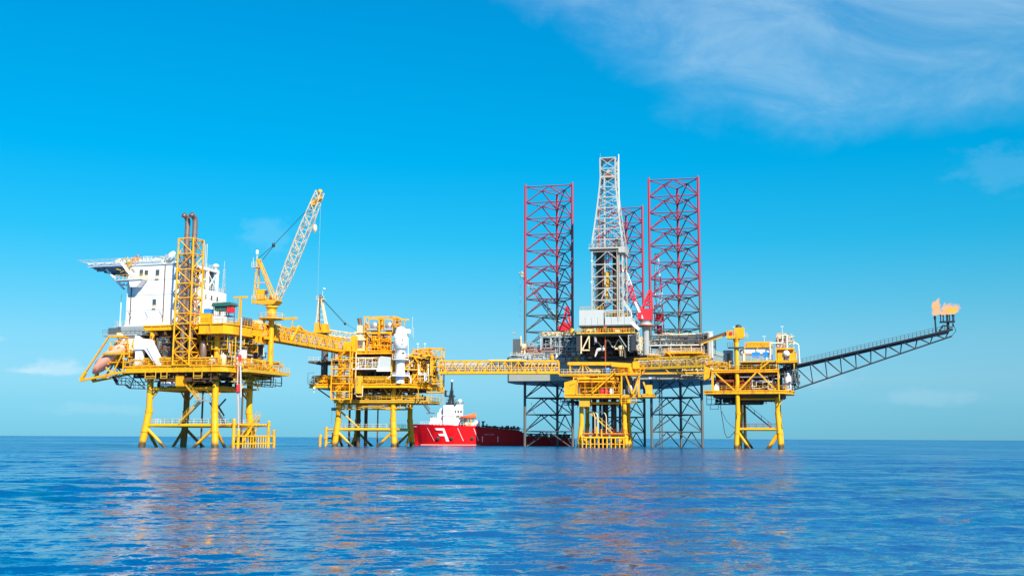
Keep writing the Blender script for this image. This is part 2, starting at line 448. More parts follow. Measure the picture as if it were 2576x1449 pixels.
def stair_mb(p, q, w=.9, side='v'):
    """open stair flight from p down to q with side strings, treads and hand rails"""
    p, q = Vector(p), Vector(q); mb = MB(); d = Vector((0, w/2, 0)) if side == 'v' else Vector((w/2, 0, 0))
    for s_ in (-1, 1):
        mb.beam(p+d*s_, q+d*s_, .08, .3)
        up = Vector((0, 0, 1.05))
        mb.tube(p+d*s_+up, q+d*s_+up, .05, 4)
        for i in range(4):
            c = p.lerp(q, (i+.5)/4)+d*s_; mb.tube(c, c+up, .04, 4)
    n = max(3, int(abs(p.z-q.z)/.28))
    for i in range(n):
        c = p.lerp(q, (i+.5)/n); mb.box((c.x-max(.14, d.x), c.y-max(.14, d.y), c.z-.03), (c.x+max(.14, d.x), c.y+max(.14, d.y), c.z+.03))
    return mb
def ring_walk(poly, z, w=.9):
    """grating walkway along a closed outline, with a rail"""
    mb = MB(); rl = MB()
    for (ax, ay), (bx, by) in zip(poly, poly[1:]+poly[:1]):
        mb.beam((ax, ay, z), (bx, by, z), w, .12)
    rl.rail([(x, y, z) for x, y in poly+poly[:1]], 1.1, 2.0)
    return mb, rl
def jacket(T, spots, zt, batter, zb, r, levels, centre, m='tide', mb_='tide', back=None):
    """tubular legs spread outwards below zb, with sleeves, ring braces and diagonals that run into the sea"""
    foot = []
    for u, v in spots:
        du, dv = u-centre[0], v-centre[1]; L = math.hypot(du, dv)
        f = (u+du/L*batter, v+dv/L*batter); foot.append(f)
        g = (u+du/L*batter*1.6, v+dv/L*batter*1.6)
        lg = MB().tube((u, v, zt), (u, v, zb), r, 14).tube((u, v, zb+.5), (u, v, zb-.25), r*1.22, 14, r*1.22)
        lg.ball((u, v, zb), r*1.2, 12)
        lg.tube((u, v, zb), (g[0], g[1], -zb*.6), r*1.12, 14)
        for zz in (zb*.45,):
            t = (zb-zz)/(zb+zb*.6); x, y = u+(g[0]-u)*t, v+(g[1]-v)*t
            lg.tube((x, y, zz-.2), (x, y, zz+.2), r*1.3, 14)
        T.part('leg', lg, 'shaded_rust' if back is not None and (u, v) == spots[back] else m)
    n = len(spots)
    def on(i, z):
        (u, v), f = spots[i], foot[i]
        t = max(0.0, (zb-z)/zb); return Vector((u+(f[0]-u)*t, v+(f[1]-v)*t, z))
    for i in range(n):
        j = (i+1) % n
        for z, rr in levels:
            T.part('brace', MB().tube(on(i, z), on(j, z), rr, 10), mb_)
        z = levels[-1][0]
        a, b = on(i, z-.4), on(j, z-.4); c = (a+b)/2; c.z = -3.2
        k_ = 'shaded_rust' if back in (i, j) else mb_
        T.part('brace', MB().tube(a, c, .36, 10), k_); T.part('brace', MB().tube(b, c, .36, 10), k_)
    return on

# ================================================================ the large platform on the left
def platform_a():
    T = Thing('production_platform', 'largest yellow four-legged platform, carrying the white block and twin flues', 'platform', A, (0, 0, 0))
    legs = [(0, 0), (-17.4, 0), (-17.4, 14.8), (0, 14.8)]
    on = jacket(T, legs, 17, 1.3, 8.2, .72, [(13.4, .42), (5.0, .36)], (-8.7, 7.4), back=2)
    for (u, v) in legs:                                              # knee braces under the cellar deck
        for du, dv in ((2.6 if u < -5 else -2.6, 0), (0, 2.6 if v < 5 else -2.6)):
            T.part('knee_brace', MB().tube((u, v, 10.6), (u+du, v+dv, 13.4), .2, 8), 'ochre')
    wk, rl = ring_walk([(-17.4, .7), (0, .7), (0, 14.4), (-17.4, 14.4)], 5.4)
    T.part('walkway', wk, 'ochre'); T.part('walkway_railing', rl, 'cream')
    # cellar deck: grating and dark equipment between the ring beam and the main deck
    T.part('cellar_deck', deck_mb([(-19, 1), (1.2, 1), (1.2, 16), (-19, 16)], 13.5, 13.9, .1), 'ochre')
    mb = MB()
    for i in range(11): mb.beam((-19.5+2.2*i, -2.6, 16.6), (-19.5+2.2*i, 20, 16.6), .35, .7)
    for v in (0, 5, 10, 14.8): mb.beam((-22, v, 16.4), (4, v, 16.4), .5, 1.0)
    T.part('deck_beams', mb, 'brown')
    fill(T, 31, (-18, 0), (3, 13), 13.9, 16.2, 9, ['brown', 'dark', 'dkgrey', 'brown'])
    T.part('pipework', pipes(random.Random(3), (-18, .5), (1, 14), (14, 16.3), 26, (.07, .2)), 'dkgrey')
    # main deck
    T.part('main_deck', deck_mb([(-22.6, -3), (3.0, -3), (4.2, -1.6), (4.2, 22.3), (-22.6, 21)], 17.0, 18.55), 'yellow')
    T.part('deck_extension', deck_mb([(4.2, 2), (6.0, 3.5), (6.4, 22.6), (4.2, 22.3)], 17.25, 18.0, .1), 'ochre')
    rl = MB().rail([(-22.4, -2.9, 18.55), (3.0, -2.9, 18.55), (4.1, -1.6, 18.55), (6.2, 3.6, 18.1), (6.3, 22.4, 18.1)], 1.15, 1.3)
    T.part('deck_railing', rl, 'yellow')
    for u0, w in ((-16.7, 2.8), (-3.9, 2.2), (-12.5, 1.6)):          # small baskets slung under the edge
        mb = MB().path([(u0, -3.1, 17), (u0, -3.1, 15.6), (u0+w, -3.1, 15.6), (u0+w, -3.1, 17)], .1, 5)
        T.part('hanging_frame', mb.beam((u0, -3.1, 16.1), (u0+w, -3.1, 16.1), .12, .2), 'ochre')
    # columns up to the top deck
    for u, v in legs: T.part('column', MB().tube((u, v, 18.4), (u, v, 26.8), .66, 12), 'yellow')
    for u, v, m in ((-9, 5, 'ochre'), (2.6, 8, 'brown'), (-14, 9, 'brown'), (-4, 12, 'brown')):
        T.part('inner_column', MB().beam((u, v, 18.5), (u, v, 26.8), .8, .8), m)
    # process equipment between the decks
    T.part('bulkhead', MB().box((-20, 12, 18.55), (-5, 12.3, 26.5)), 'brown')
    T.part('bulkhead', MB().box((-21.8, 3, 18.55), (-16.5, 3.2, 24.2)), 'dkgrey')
    for u, m in ((-15.6, 'dkgrey'), (-13.9, 'dkgrey'), (-12.2, 'dark'), (-10.6, 'dkgrey')):
        T.part('vertical_vessel', vessel_up((u, .4, 18.55), .78, 6.2), m)
    fill(T, 5, (-21, -4), (3, 10), 18.55, 25.8, 9, ['brown', 'dkgrey', 'brown', 'dark', 'ochre'])
    fill(T, 8, (.8, 4.0), (3, 6), 18.55, 25.5, 2, ['white', 'offwhite'])
    fill(T, 9, (-4, 3.6), (7, 16), 18.55, 24.5, 6, ['white', 'offwhite', 'cream', 'grey', 'blue'])
    fill(T, 12, (-4.5, 3.2), (-1.4, .2), 18.55, 21.5, 4, ['yellow', 'cream', 'cream', 'white'])
    T.part('vertical_vessel', vessel_up((-3.2, -.6, 18.55), .75, 5.8), 'flue')
    T.part('pipework', pipes(random.Random(4), (-21, -4), (-1, 9), (22.5, 26.4), 30, (.08, .2)), 'brown')
    T.part('pipework', pipes(random.Random(14), (-3, 4), (0, 18), (19, 26.2), 34, (.07, .18)), 'offwhite')
    T.part('pipework', pipes(random.Random(15), (-3, 4), (0, 20), (19, 26.2), 22, (.08, .18)), 'ochre')
    T.part('pipework', pipes(random.Random(16), (-22, -3), (-2.4, -.4), (18.6, 21), 22, (.07, .16)), 'yellow')
    mb = MB()
    for i in range(7): mb.beam((-18.5+2.5*i, -1, 26.2), (-18.5+2.5*i, 16, 26.2), .3, .8)
    for v in (1, 6, 11, 16): mb.beam((-20, v, 26.2), (4, v, 26.2), .4, .9)
    T.part('deck_beams', mb, 'brown')
    T.part('pipework', pipes(random.Random(17), (-21.5, 3.4), (-2.6, -1.2), (18.7, 20.4), 34, (.06, .13)), 'ochre')
    T.part('pipework', pipes(random.Random(18), (-21.5, -10), (-1.4, 2), (19, 25.8), 24, (.08, .18)), 'brown')
    T.part('pipework', pipes(random.Random(19), (-4, 4), (-1.6, 12), (22, 26), 30, (.07, .15)), 'yellow_worn')
    T.part('pipework', pipes(random.Random(20), (3.0, 6.2), (2, 22), (18.3, 20.6), 40, (.07, .15)), 'ochre')
    T.part('bulkhead', MB().box((-16.5, 5, 18.55), (-3.6, 5.2, 26.3)), 'brown')  # brown sheet set forward, puts the dark of the deck interior into colour
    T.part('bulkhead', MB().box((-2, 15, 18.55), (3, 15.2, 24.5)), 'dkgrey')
    T.part('under_pipes', pipes(random.Random(24), (-18, 3), (-2.4, 1), (14.6, 16.8), 40, (.07, .16)), 'brown')
    T.part('under_pipes', pipes(random.Random(25), (2.5, 4.4), (0, 20), (14.4, 16.8), 26, (.07, .16)), 'ochre')
    for a, b in (((-14, -1, 13.6), (-11, -1, 16.8)), ((-6, -1, 13.6), (-3, -1, 16.8)), ((3.6, 5, 13.4), (3.6, 9, 16.8)), ((3.6, 13, 13.4), (3.6, 10, 16.8))):
        T.part('deck_strut', MB().tube(a, b, .18, 8), 'ochre')
    # top deck
    T.part('top_deck', deck_mb([(-19.5, -1), (-3.4, -1), (-3.4, 16), (-19.5, 16)], 26.9, 28.15), 'yellow')
    T.part('top_deck_wing', deck_mb([(-3.4, -3), (3.2, -3), (4.4, -.5), (4.4, 8), (-3.4, 8)], 25.6, 28.0), 'yellow')
    T.part('top_deck_wing', deck_mb([(-3.4, 8), (4.4, 8), (4.4, 26), (-3.4, 26)], 26.0, 27.9), 'yellow')
    T.part('deck_railing', MB().rail([(-19, -.9, 28.15), (-9.8, -.9, 28.15)], 1.1, 1.5), 'yellow')
    T.part('deck_railing', MB().rail([(-3.2, -2.8, 28), (3, -2.8, 28), (4.3, -.5, 28), (4.3, 26, 27.9)], 1.15, 1.2), 'yellow')
    mb = MB()
    for i in range(5):
        v = 9.5+1.7*i; mb.box((4.0, v, 24.5), (4.5, v+.7, 26.0)); mb.beam((4.2, v-.4, 24.5), (4.2, v+1.1, 24.5), .5, .15)
    T.part('pipe_hangers', mb, 'yellow')
    fill(T, 21, (-2, 4), (9, 22), 27.9, 30.2, 8, ['yellow', 'yellow', 'cream', 'ochre', 'white'])
    T.part('pipework', pipes(random.Random(23), (-3, 4.2), (6, 24), (28, 29.8), 34, (.07, .16)), 'yellow')
    for v in (12.5, 20.0):
        T.part('cabinet', cabinet((3.3, v, 27.9), 1.8, 2.4, 2.1), 'cream')
    # the low building at the left with its grey roof
    T.part('side_house', MB().box((-27.2, .4, 22.0), (-21.9, 7, 25.9)), 'white')
    T.part('side_house_roof', MB().box((-31.4, -.2, 25.95), (-18.4, 8, 26.35)), 'grey')
    T.part('side_house_door', MB().box((-23.6, .3, 22.3), (-22.7, .4, 24.4)), 'cream')
    mb = MB().rail([(-31.3, -.1, 26.35), (-19.6, -.1, 26.35)], 1.1, 1.3).box((-30.6, 1, 26.35), (-27, 4, 28.0))
    T.part('roof_railing', mb, 'dkgrey')
    T.part('louvre_panel', MB().box((-26.5, .25, 26.5), (-20.0, .5, 28.2)), 'grey')
    T.part('side_platform', deck_mb([(-29.2, -2.6), (-22.6, -2.6), (-22.6, 8), (-29.2, 8)], 21.3, 21.8, .1), 'ochre')
    T.part('pipework', pipes(random.Random(41), (-29, -22), (-2, 2), (19, 25.5), 24, (.07, .15)), 'yellow')
    fill(T, 44, (-28.5, -22.5), (-1, 3), 18.3, 21.2, 5, ['brown', 'salmon', 'dkgrey', 'ochre'])
    # dark catwalk slung under the left side
    pts = [(-27, -1, 16.4), (-25.6, -1, 14.4), (-23.4, -1, 14.4), (-22.1, -1, 13.5), (-18.2, -1, 13.4)]
    mb = MB()
    for a, b in zip(pts, pts[1:]): mb.beam(a, b, 1.0, .18)
    mb.rail(pts, 1.6, 1.4, .06).rail([(x, .2, z) for x, y, z in pts], 1.6, 1.4, .06)
    for a, b in (((-23.5, -1, 17), (-18.3, -1, 13.6)), ((-20.5, -1, 17), (-18.2, -1, 14.2)), ((-25.6, -1, 14.4), (-26.4, -1, 17)), ((-22.1, -1, 13.5), (-21, -1, 17))):
        mb.tube(a, b, .12, 6)
    T.part('hanging_catwalk', mb, 'black')
    # far side hanging baskets
    mb = MB()
    for v in (12, 17): mb.path([(5, v, 17), (5, v, 14.8), (5, v+4, 14.8), (5, v+4, 17)], .12, 5).beam((5, v, 15.5), (5, v+4, 15.5), .5, .1)
    T.part('hanging_catwalk', mb, 'black')
    # cabin and stairs down to the ring walkway
    T.part('stair_cabin', cabinet((-8.0, -1.6, 13.7), 1.9, 1.8, 2.4), 'yellow')
    T.part('stairway', stair_mb((-6.9, -1.4, 14.3), (-3.3, -1.4, 10.8)), 'ochre')
    T.part('stair_landing', MB().box((-3.6, -2.2, 10.5), (-.9, -.6, 10.75)).rail([(-3.5, -2.1, 10.75), (-.9, -2.1, 10.75)], 1.1, .9), 'steel')
    T.part('stairway', stair_mb((-3.4, -.6, 10.4), (-8.6, -.6, 5.6)), 'ochre')
    T.part('stairway', stair_mb((-5.0, 6, 10.4), (-1.2, 6, 5.6)), 'dkgrey')
    mb = MB()
    for u, v in ((-4.4, 7), (1.6, 9), (-6.5, 5)): mb.tube((u, v, -2), (u, v, 13.6), .22, 8)
    T.part('riser', mb, 'brown')
    T.part('brace', MB().tube((-10.5, 14.8, 12.6), (-6.8, 14.8, 7.5), .2, 8).tube((-6.5, 14.8, 11.5), (-9.5, 14.8, 8.5), .2, 8), 'brown')
    # boat landing on the right side
    bl = MB().path([(4.2, -.2, 5.2), (4.2, 17.4, 5.2)], .3, 8).path([(0, 0, 5), (4.2, 0, 5.2)], .28, 8).path([(0, 14.8, 5), (4.2, 15.5, 5.2)], .28, 8)
    bl.path([(4.8, 1, 2.6), (4.8, 18, 2.6)], .22, 8).path([(4.8, 1, .9), (4.8, 18, .9)], .22, 8)
    T.part('boat_landing', bl, 'yellow')
    for v, z in ((.2, 6.2), (2.2, 3.9), (15.6, 6.0), (18.2, 3.9)):
        T.part('fender_post', MB().tube((5.0, v, -2), (5.0, v, z), .36, 10).ball((5.0, v, z), .36, 10), 'yellow')
    for i in range(11):
        T.part('fender_bar', MB().tube((5.1, 4+i*1.14, -1.5), (5.1, 4+i*1.14, 2.5), .15, 8), 'yellow_worn')
    T.part('landing_stair', stair_mb((3.6, 13.5, 7.5), (4.2, 5.5, 2.7), 1.0, 'u'), 'ochre')
    T.part('landing_stair', stair_mb((2.6, 14.5, 6.5), (4.4, 9.5, 2.7), 1.0, 'u'), 'ochre')
    return T
platform_a()

def accommodation():
    T = Thing('accommodation_block', 'white windowed block of four storeys behind the twin flues', 'building', A, (-18, 1.2, 28.5))
    u0, u1, v0, v1, z0, z1 = -26.0, -10.0, 1.2, 18.8, 28.6, 42.7
    w = MB().box((u0, v0, z0), (u1, 4.8, z1)).box((u0, 4.8, z0), (u1, v1, 37.65)).box((u0, 4.8, 37.65), (-16, 16, 42.4))
    w.box((u0-.15, v0-.3, 28.25), (u1+.2, v1+.2, 28.6))
    T.part('wall', w, 'white')
    T.part('roof', MB().box((u0-.2, v0-.2, z1), (u1+.15, 5.0, z1+.25)), 'offwhite')
    mb = MB()
    for z in (31.95, 35.55, 39.1): mb.box((u0-.03, v0-.03, z), (u1+.03, v0, z+.10)).box((u1, v0, z), (u1+.03, 5.0 if z > 38 else v1, z+.10))
    T.part('seam', mb, 'grey')
    for u, a, b in ((-24.7, 28.7, 39), (-15.6, 29.2, 42.5)):
        T.part('downpipe', MB().tube((u, v0-.14, a), (u, v0-.14, b), .12, 6), 'brown')
    def win(u, z, w_=.9, h=1.3, door=False):
        f = T.part('door' if door else 'window', MB().box((u-w_/2-.12, v0-.09, z-.12), (u+w_/2+.12, v0-.02, z+h+.12)), 'cream' if door else 'offwhite')
        T.part('pane', MB().box((u-w_/2, v0-.12, z+(.9 if door else 0)), (u+w_/2, v0-.09, z+h)), 'glass', f)
        if not door: T.part('sill_box', MB().box((u-w_/2, v0-.3, z-.9), (u+w_/2, v0-.09, z-.2)), 'cream', f)
    for u, z in ((-17.7, 40.2), (-18.2, 33.2), (-22.2, 40.4), (-12.2, 33.0), (-12.2, 40.2)): win(u, z)
    win(-20.8, 39.5, .9, 2.0, True)
    def winr(v, z, w_=.6, h=1.0):
        f = T.part('window', MB().box((u1+.02, v-w_/2-.1, z-.1), (u1+.09, v+w_/2+.1, z+h+.1)), 'offwhite')
        T.part('pane', MB().box((u1+.09, v-w_/2, z), (u1+.12, v+w_/2, z+h)), 'glass', f)
    for v in (9.6, 12.2, 14.7): winr(v, 35.4)
    winr(7.0, 32.2, .9, 1.2)
    f = T.part('door', MB().box((u1+.02, 6.2, 30.0), (u1+.09, 7.3, 32.0)), 'grey')
    T.part('pane', MB().box((u1+.09, 6.5, 31.1), (u1+.12, 7.0, 31.7)), 'glass', f)
    # open roof terrace with its white frame
    mb = MB().beam((u1-.3, 4.8, 42.7), (u1-.3, 15, 42.7), .7, .6).beam((-15.8, 15, 42.6), (u1, 15, 42.6), .6, .6)
    for v in (5.2, 7.9, 10.6, 14.8): mb.beam((u1-.3, v, 37.65), (u1-.3, v, 42.5), .6, .6)
    for a, b in (((u1-.3, 10.8, 38), (u1-.3, 14.6, 42)), ((u1-.3, 14.6, 38), (u1-.3, 10.8, 42))): mb.beam(a, b, .25, .25)
    mb.beam((u1-.3, 4.8, 40.1), (u1-.3, 10.6, 40.1), .2, .25)
    T.part('terrace_frame', mb, 'white')
    T.part('terrace_shade_roof', MB().box((-16.2, 4.9, 42.75), (u1-.7, 15, 42.95)), 'grey')  # added slab that keeps the open terrace in shade
    T.part('terrace_back_wall', MB().box((-15.6, 14.3, 37.65), (-11, 14.5, 42.3)), 'grey')
    T.part('terrace_back_wall', MB().box((-15.9, 5, 37.65), (-15.6, 15, 42.4)), 'dkgrey')
    for v, m in ((6.4, 'dkgrey'), (9.2, 'dkgrey'), (12.2, 'grey')):
        T.part('air_handler', cabinet((-12.6, v, 37.65), 2.6, 2.0, 3.4), m)
    T.part('terrace_railing', MB().rail([(u1-.1, 4.9, 37.65), (u1-.1, v1-.2, 37.65), (-15.9, v1-.2, 37.65)], 1.1, 1.0, .06)
           .rail([(u1-.2, 4.9, 43.0), (u1-.2, 15, 43.0)], .9, 1.2), 'offwhite')
    T.part('ventilator', MB().lathe((-10.6, 14.6, 43.0), [(.35, 0), (.35, .7), (.8, .9), (.8, 1.3), (.3, 1.6)], 10), 'white')
    # balcony at the upper left with a big white bracket
    b = MB().box((-28.0, -.9, 39.0), (-20.4, v0, 39.25))
    T.part('balcony', b, 'offwhite')
    T.part('balcony_railing', MB().rail([(-28, -.8, 39.25), (-20.5, -.8, 39.25)], 1.15, 1.1, .055), 'yellow_worn')
    T.part('bracket', MB().slab([(-24.3, 38.95), (-20.6, 38.95), (-22.0, 37.4), (-23.8, 37.4)], 'v', 1.15, -.7), 'white')
    T.part('raking_beam', MB().beam((-27.4, -.6, 44.2), (-23.0, -.6, 39.4), .35, .55), 'white')
    mb = MB()
    rng = random.Random(2)
    for i in range(26):
        p = Vector((rng.uniform(-27.2, -23.6), rng.uniform(-.7, .9), rng.uniform(41.4, 44.3))); q = p+Vector((rng.uniform(-1.5, 1.5), rng.uniform(-.4, .4), rng.uniform(-1.2, 1.2)))
        mb.tube(p, q, .1, 5)
    T.part('escape_ladder', mb, 'yellow_worn')
    mb = MB()
    for u in (-25.2, -20.6, -16.6):
        T.part('cable_run', MB().path([(u, v0-.2, 31.8), (u+.9, v0-.2, 30.4), (u+.1, v0-.2, 29.8)], .05, 4), 'grey')
    # little outside gangway at the lower left
    T.part('side_gangway', MB().box((-29.0, 1, 28.2), (-26.1, 6, 28.4)).rail([(-29, 1, 28.4), (-26.1, 1, 28.4)], 1.1, .9).rail([(-29, 6, 28.4), (-29, 1, 28.4)], 1.1, 1.2), 'offwhite')
    return T
accommodation()

def helideck():
    T = Thing('helideck', 'pale overhanging helicopter deck on top of the white block', 'helideck', A, (-26, 11, 43))
    c, Rr = (-26.2, 10.2), 9.0
    P = [(-37.6, 1.2), (-17, 1.2), (-14.8, 3.4), (-14.8, 17), (-17, 19.2), (-35, 19.2), (-37.6, 16.6)]
    T.part('deck', deck_mb(P, 43.0, 43.9, .03), 'white')
    N = [(c[0]+(x-c[0])*1.2, c[1]+(y-c[1])*1.12) for x, y in P]
    mb = MB()
    for i in range(7):
        a, b, na, nb = P[i], P[(i+1) % 7], N[i], N[(i+1) % 7]
        mb.tube((*na, 44.5), (*nb, 44.5), .06, 5)
        for t in range(9):
            q = t/8; mb.tube((a[0]+(b[0]-a[0])*q, a[1]+(b[1]-a[1])*q, 43.85), (na[0]+(nb[0]-na[0])*q, na[1]+(nb[1]-na[1])*q, 44.5), .05, 4)
        for s_ in (.35, .7):
            mb.tube((a[0]+(na[0]-a[0])*s_, a[1]+(na[1]-a[1])*s_, 43.85+.65*s_), (b[0]+(nb[0]-b[0])*s_, b[1]+(nb[1]-b[1])*s_, 43.85+.65*s_), .04, 4)
    T.part('safety_net', mb, 'offwhite')
    mb = MB()
    for i in range(6): mb.beam((-36.4+i*2.0, 2, 42.75), (-36.4+i*2.0, 18.6, 42.75), .25, .5)
    for v in (4, 10, 16): mb.beam((-37, v, 42.6), (-25, v, 42.6), .4, .7)
    T.part('underframe', mb, 'grey')
    for v in (3, 10, 16): T.part('strut', MB().tube((-33.6, v, 42.5), (-28.2, v, 37.6), .32, 10).tube((-29.6, v, 38.8), (-26, v, 38.4), .25, 8), 'white')
    T.part('cable_tray', MB().path([(-36.5, 6, 42.4), (-33, 6, 41.7), (-29, 6, 40.9), (-26.2, 6, 40.3)], .16, 6), 'dark')
    mb = MB()
    rng = random.Random(6)
    for i in range(14): x = -30+i*1.1; mb.box((x, c[1]-Rr+.4, 43.9), (x+rng.uniform(.2, .7), c[1]-Rr+.9, 44.1+rng.uniform(.1, .6)))
    T.part('deck_fittings', mb, 'cream')
    T.part('fire_monitor', MB().box((-25.6, 1.6, 43.9), (-23.6, 2.6, 44.9)).tube((-24.6, 2, 44.9), (-23.6, 1.4, 45.3), .15), 'orange')
    T.part('edge_railing', MB().rail([(-22, 1.3, 43.9), (-18.2, 2.5, 43.9), (-15.2, 6.5, 43.9)], 1.0, 1.0), 'white')
helideck()

def dish():
    T = Thing('satellite_dish', 'round white satellite dish at the roof edge beside the flues', 'dish', A, (-14.6, 2.2, 42.95))
    mb = MB(); prof = [(.02, .32), (.5, .24), (.9, .08), (1.25, -.18), (1.25, -.26), (.9, .0), (.5, .16), (.02, .24)]
    mb.lathe((0, 0, 0), prof, 20)
    rot = Matrix.Rotation(R(-28), 4, 'Y') @ Matrix.Rotation(R(62), 4, 'X')
    mb.v = [tuple(rot @ Vector(p)+Vector((-14.8, 1.8, 45.0))) for p in mb.v]
    T.part('reflector', mb, 'white')
    T.part('mount', MB().tube((-14.6, 2.3, 42.9), (-14.6, 2.3, 44.9), .2, 8).box((-15, 2, 43), (-14.2, 2.6, 43.6)), 'offwhite')
    T.part('feed', MB().tube((-15.3, .8, 44.9), (-14.9, 1.7, 45.0), .08, 6).box((-15.5, .6, 44.75), (-15.2, .9, 45.05)), 'grey')
dish()

def mast(label, at, h, w, m):
    T = Thing('radio_mast', label, 'mast', A, at)
    u, v, z = at; mb = MB()
    P = [(u-w, v, z), (u+w, v, z), (u, v+w, z)]; Q = [(u-w*.4, v, z+h*.75), (u+w*.4, v, z+h*.75), (u, v+w*.4, z+h*.75)]
    for i in range(3):
        mb.tube(P[i], Q[i], .05, 4); mb.zig(P[i], Q[i], P[(i+1) % 3], Q[(i+1) % 3], 6, .035, 'z', 4)
    T.part('lattice', mb, m)
    T.part('whip_aerial', MB().tube((u, v, z+h*.74), (u, v, z+h), .05, 5), m)
mast('slim white lattice aerial on the far terrace of the white block', (-10.6, 18.4, 37.7), 8.2, .4, 'offwhite')
mast('thin white whip pole at the left foot of the white block', (-28.9, 3, 28.4), 8.0, .12, 'white')

def flue_tower():
    T = Thing('exhaust_stack', 'tall yellow lattice tower holding two brown flue pipes', 'chimney', A, (-7.4, -1.2, 18.5))
    zs = [18.6, 21.6, 24.7, 28.0, 30.4, 34.0, 37.3, 40.6, 44.2, 47.8]
    P = [(-9.6, -3.05), (-5.3, -3.05), (-5.1, .9), (-9.4, .9)]
    def at(i, z):
        k = 1-.08*(z-18.6)/29; return Vector((-7.4+(P[i][0]+7.4)*k, P[i][1], z))
    for i in range(4): T.part('chord', MB().tube(at(i, 18.5), at(i, 47.9), .21, 8), 'yellow')
    br = MB()
    for i in range(4):
        j = (i+1) % 4
        for k, z in enumerate(zs):
            br.tube(at(i, z), at(j, z), .15, 6)
            if k+1 < len(zs):
                a, b, c_, d = at(i, z), at(j, z), at(i, zs[k+1]), at(j, zs[k+1])
                if k in (0, 1, 3) or z < 20: br.tube(a, d, .12, 6).tube(b, c_, .12, 6)
                elif k % 2: br.tube(a, d, .14, 6)
                else: br.tube(b, c_, .14, 6)
    T.part('bracing', br, 'yellow')
    for u in (-8.45, -6.45):
        v = -1.2; fl = MB()
        pts = [(u, v, 20), (u, v, 52.2), (u-.03, v-.12, 52.7), (u-.12, v-.5, 53.15), (u-.2, v-1.0, 53.3)]
        for a, b in zip(pts, pts[1:]): fl.tube(a, b, .62, 16, caps=False); fl.ball(b, .6, 14)
        for z in range(22, 51, 3): fl.tube((u, v, z-.08), (u, v, z+.08), .68, 16)
        f = T.part('flue_pipe', fl, 'flue')
        p, q = Vector(pts[-2]), Vector(pts[-1]); d = (q-p).normalized()
        T.part('flue_mouth', MB().tube(q-d*.05, q+d*.35, .62, 16).tube(q+d*.25, q+d*.37, .68, 16), 'flue', f)
        T.part('flue_opening', MB().tube(q+d*.34, q+d*.40, .55, 16), 'black', f)
    T.part('ladder', MB().path([(-4.7, .9, 28), (-4.7, .9, 47)], .06, 4).path([(-4.3, .9, 28), (-4.3, .9, 47)], .06, 4), 'cream')
flue_tower()

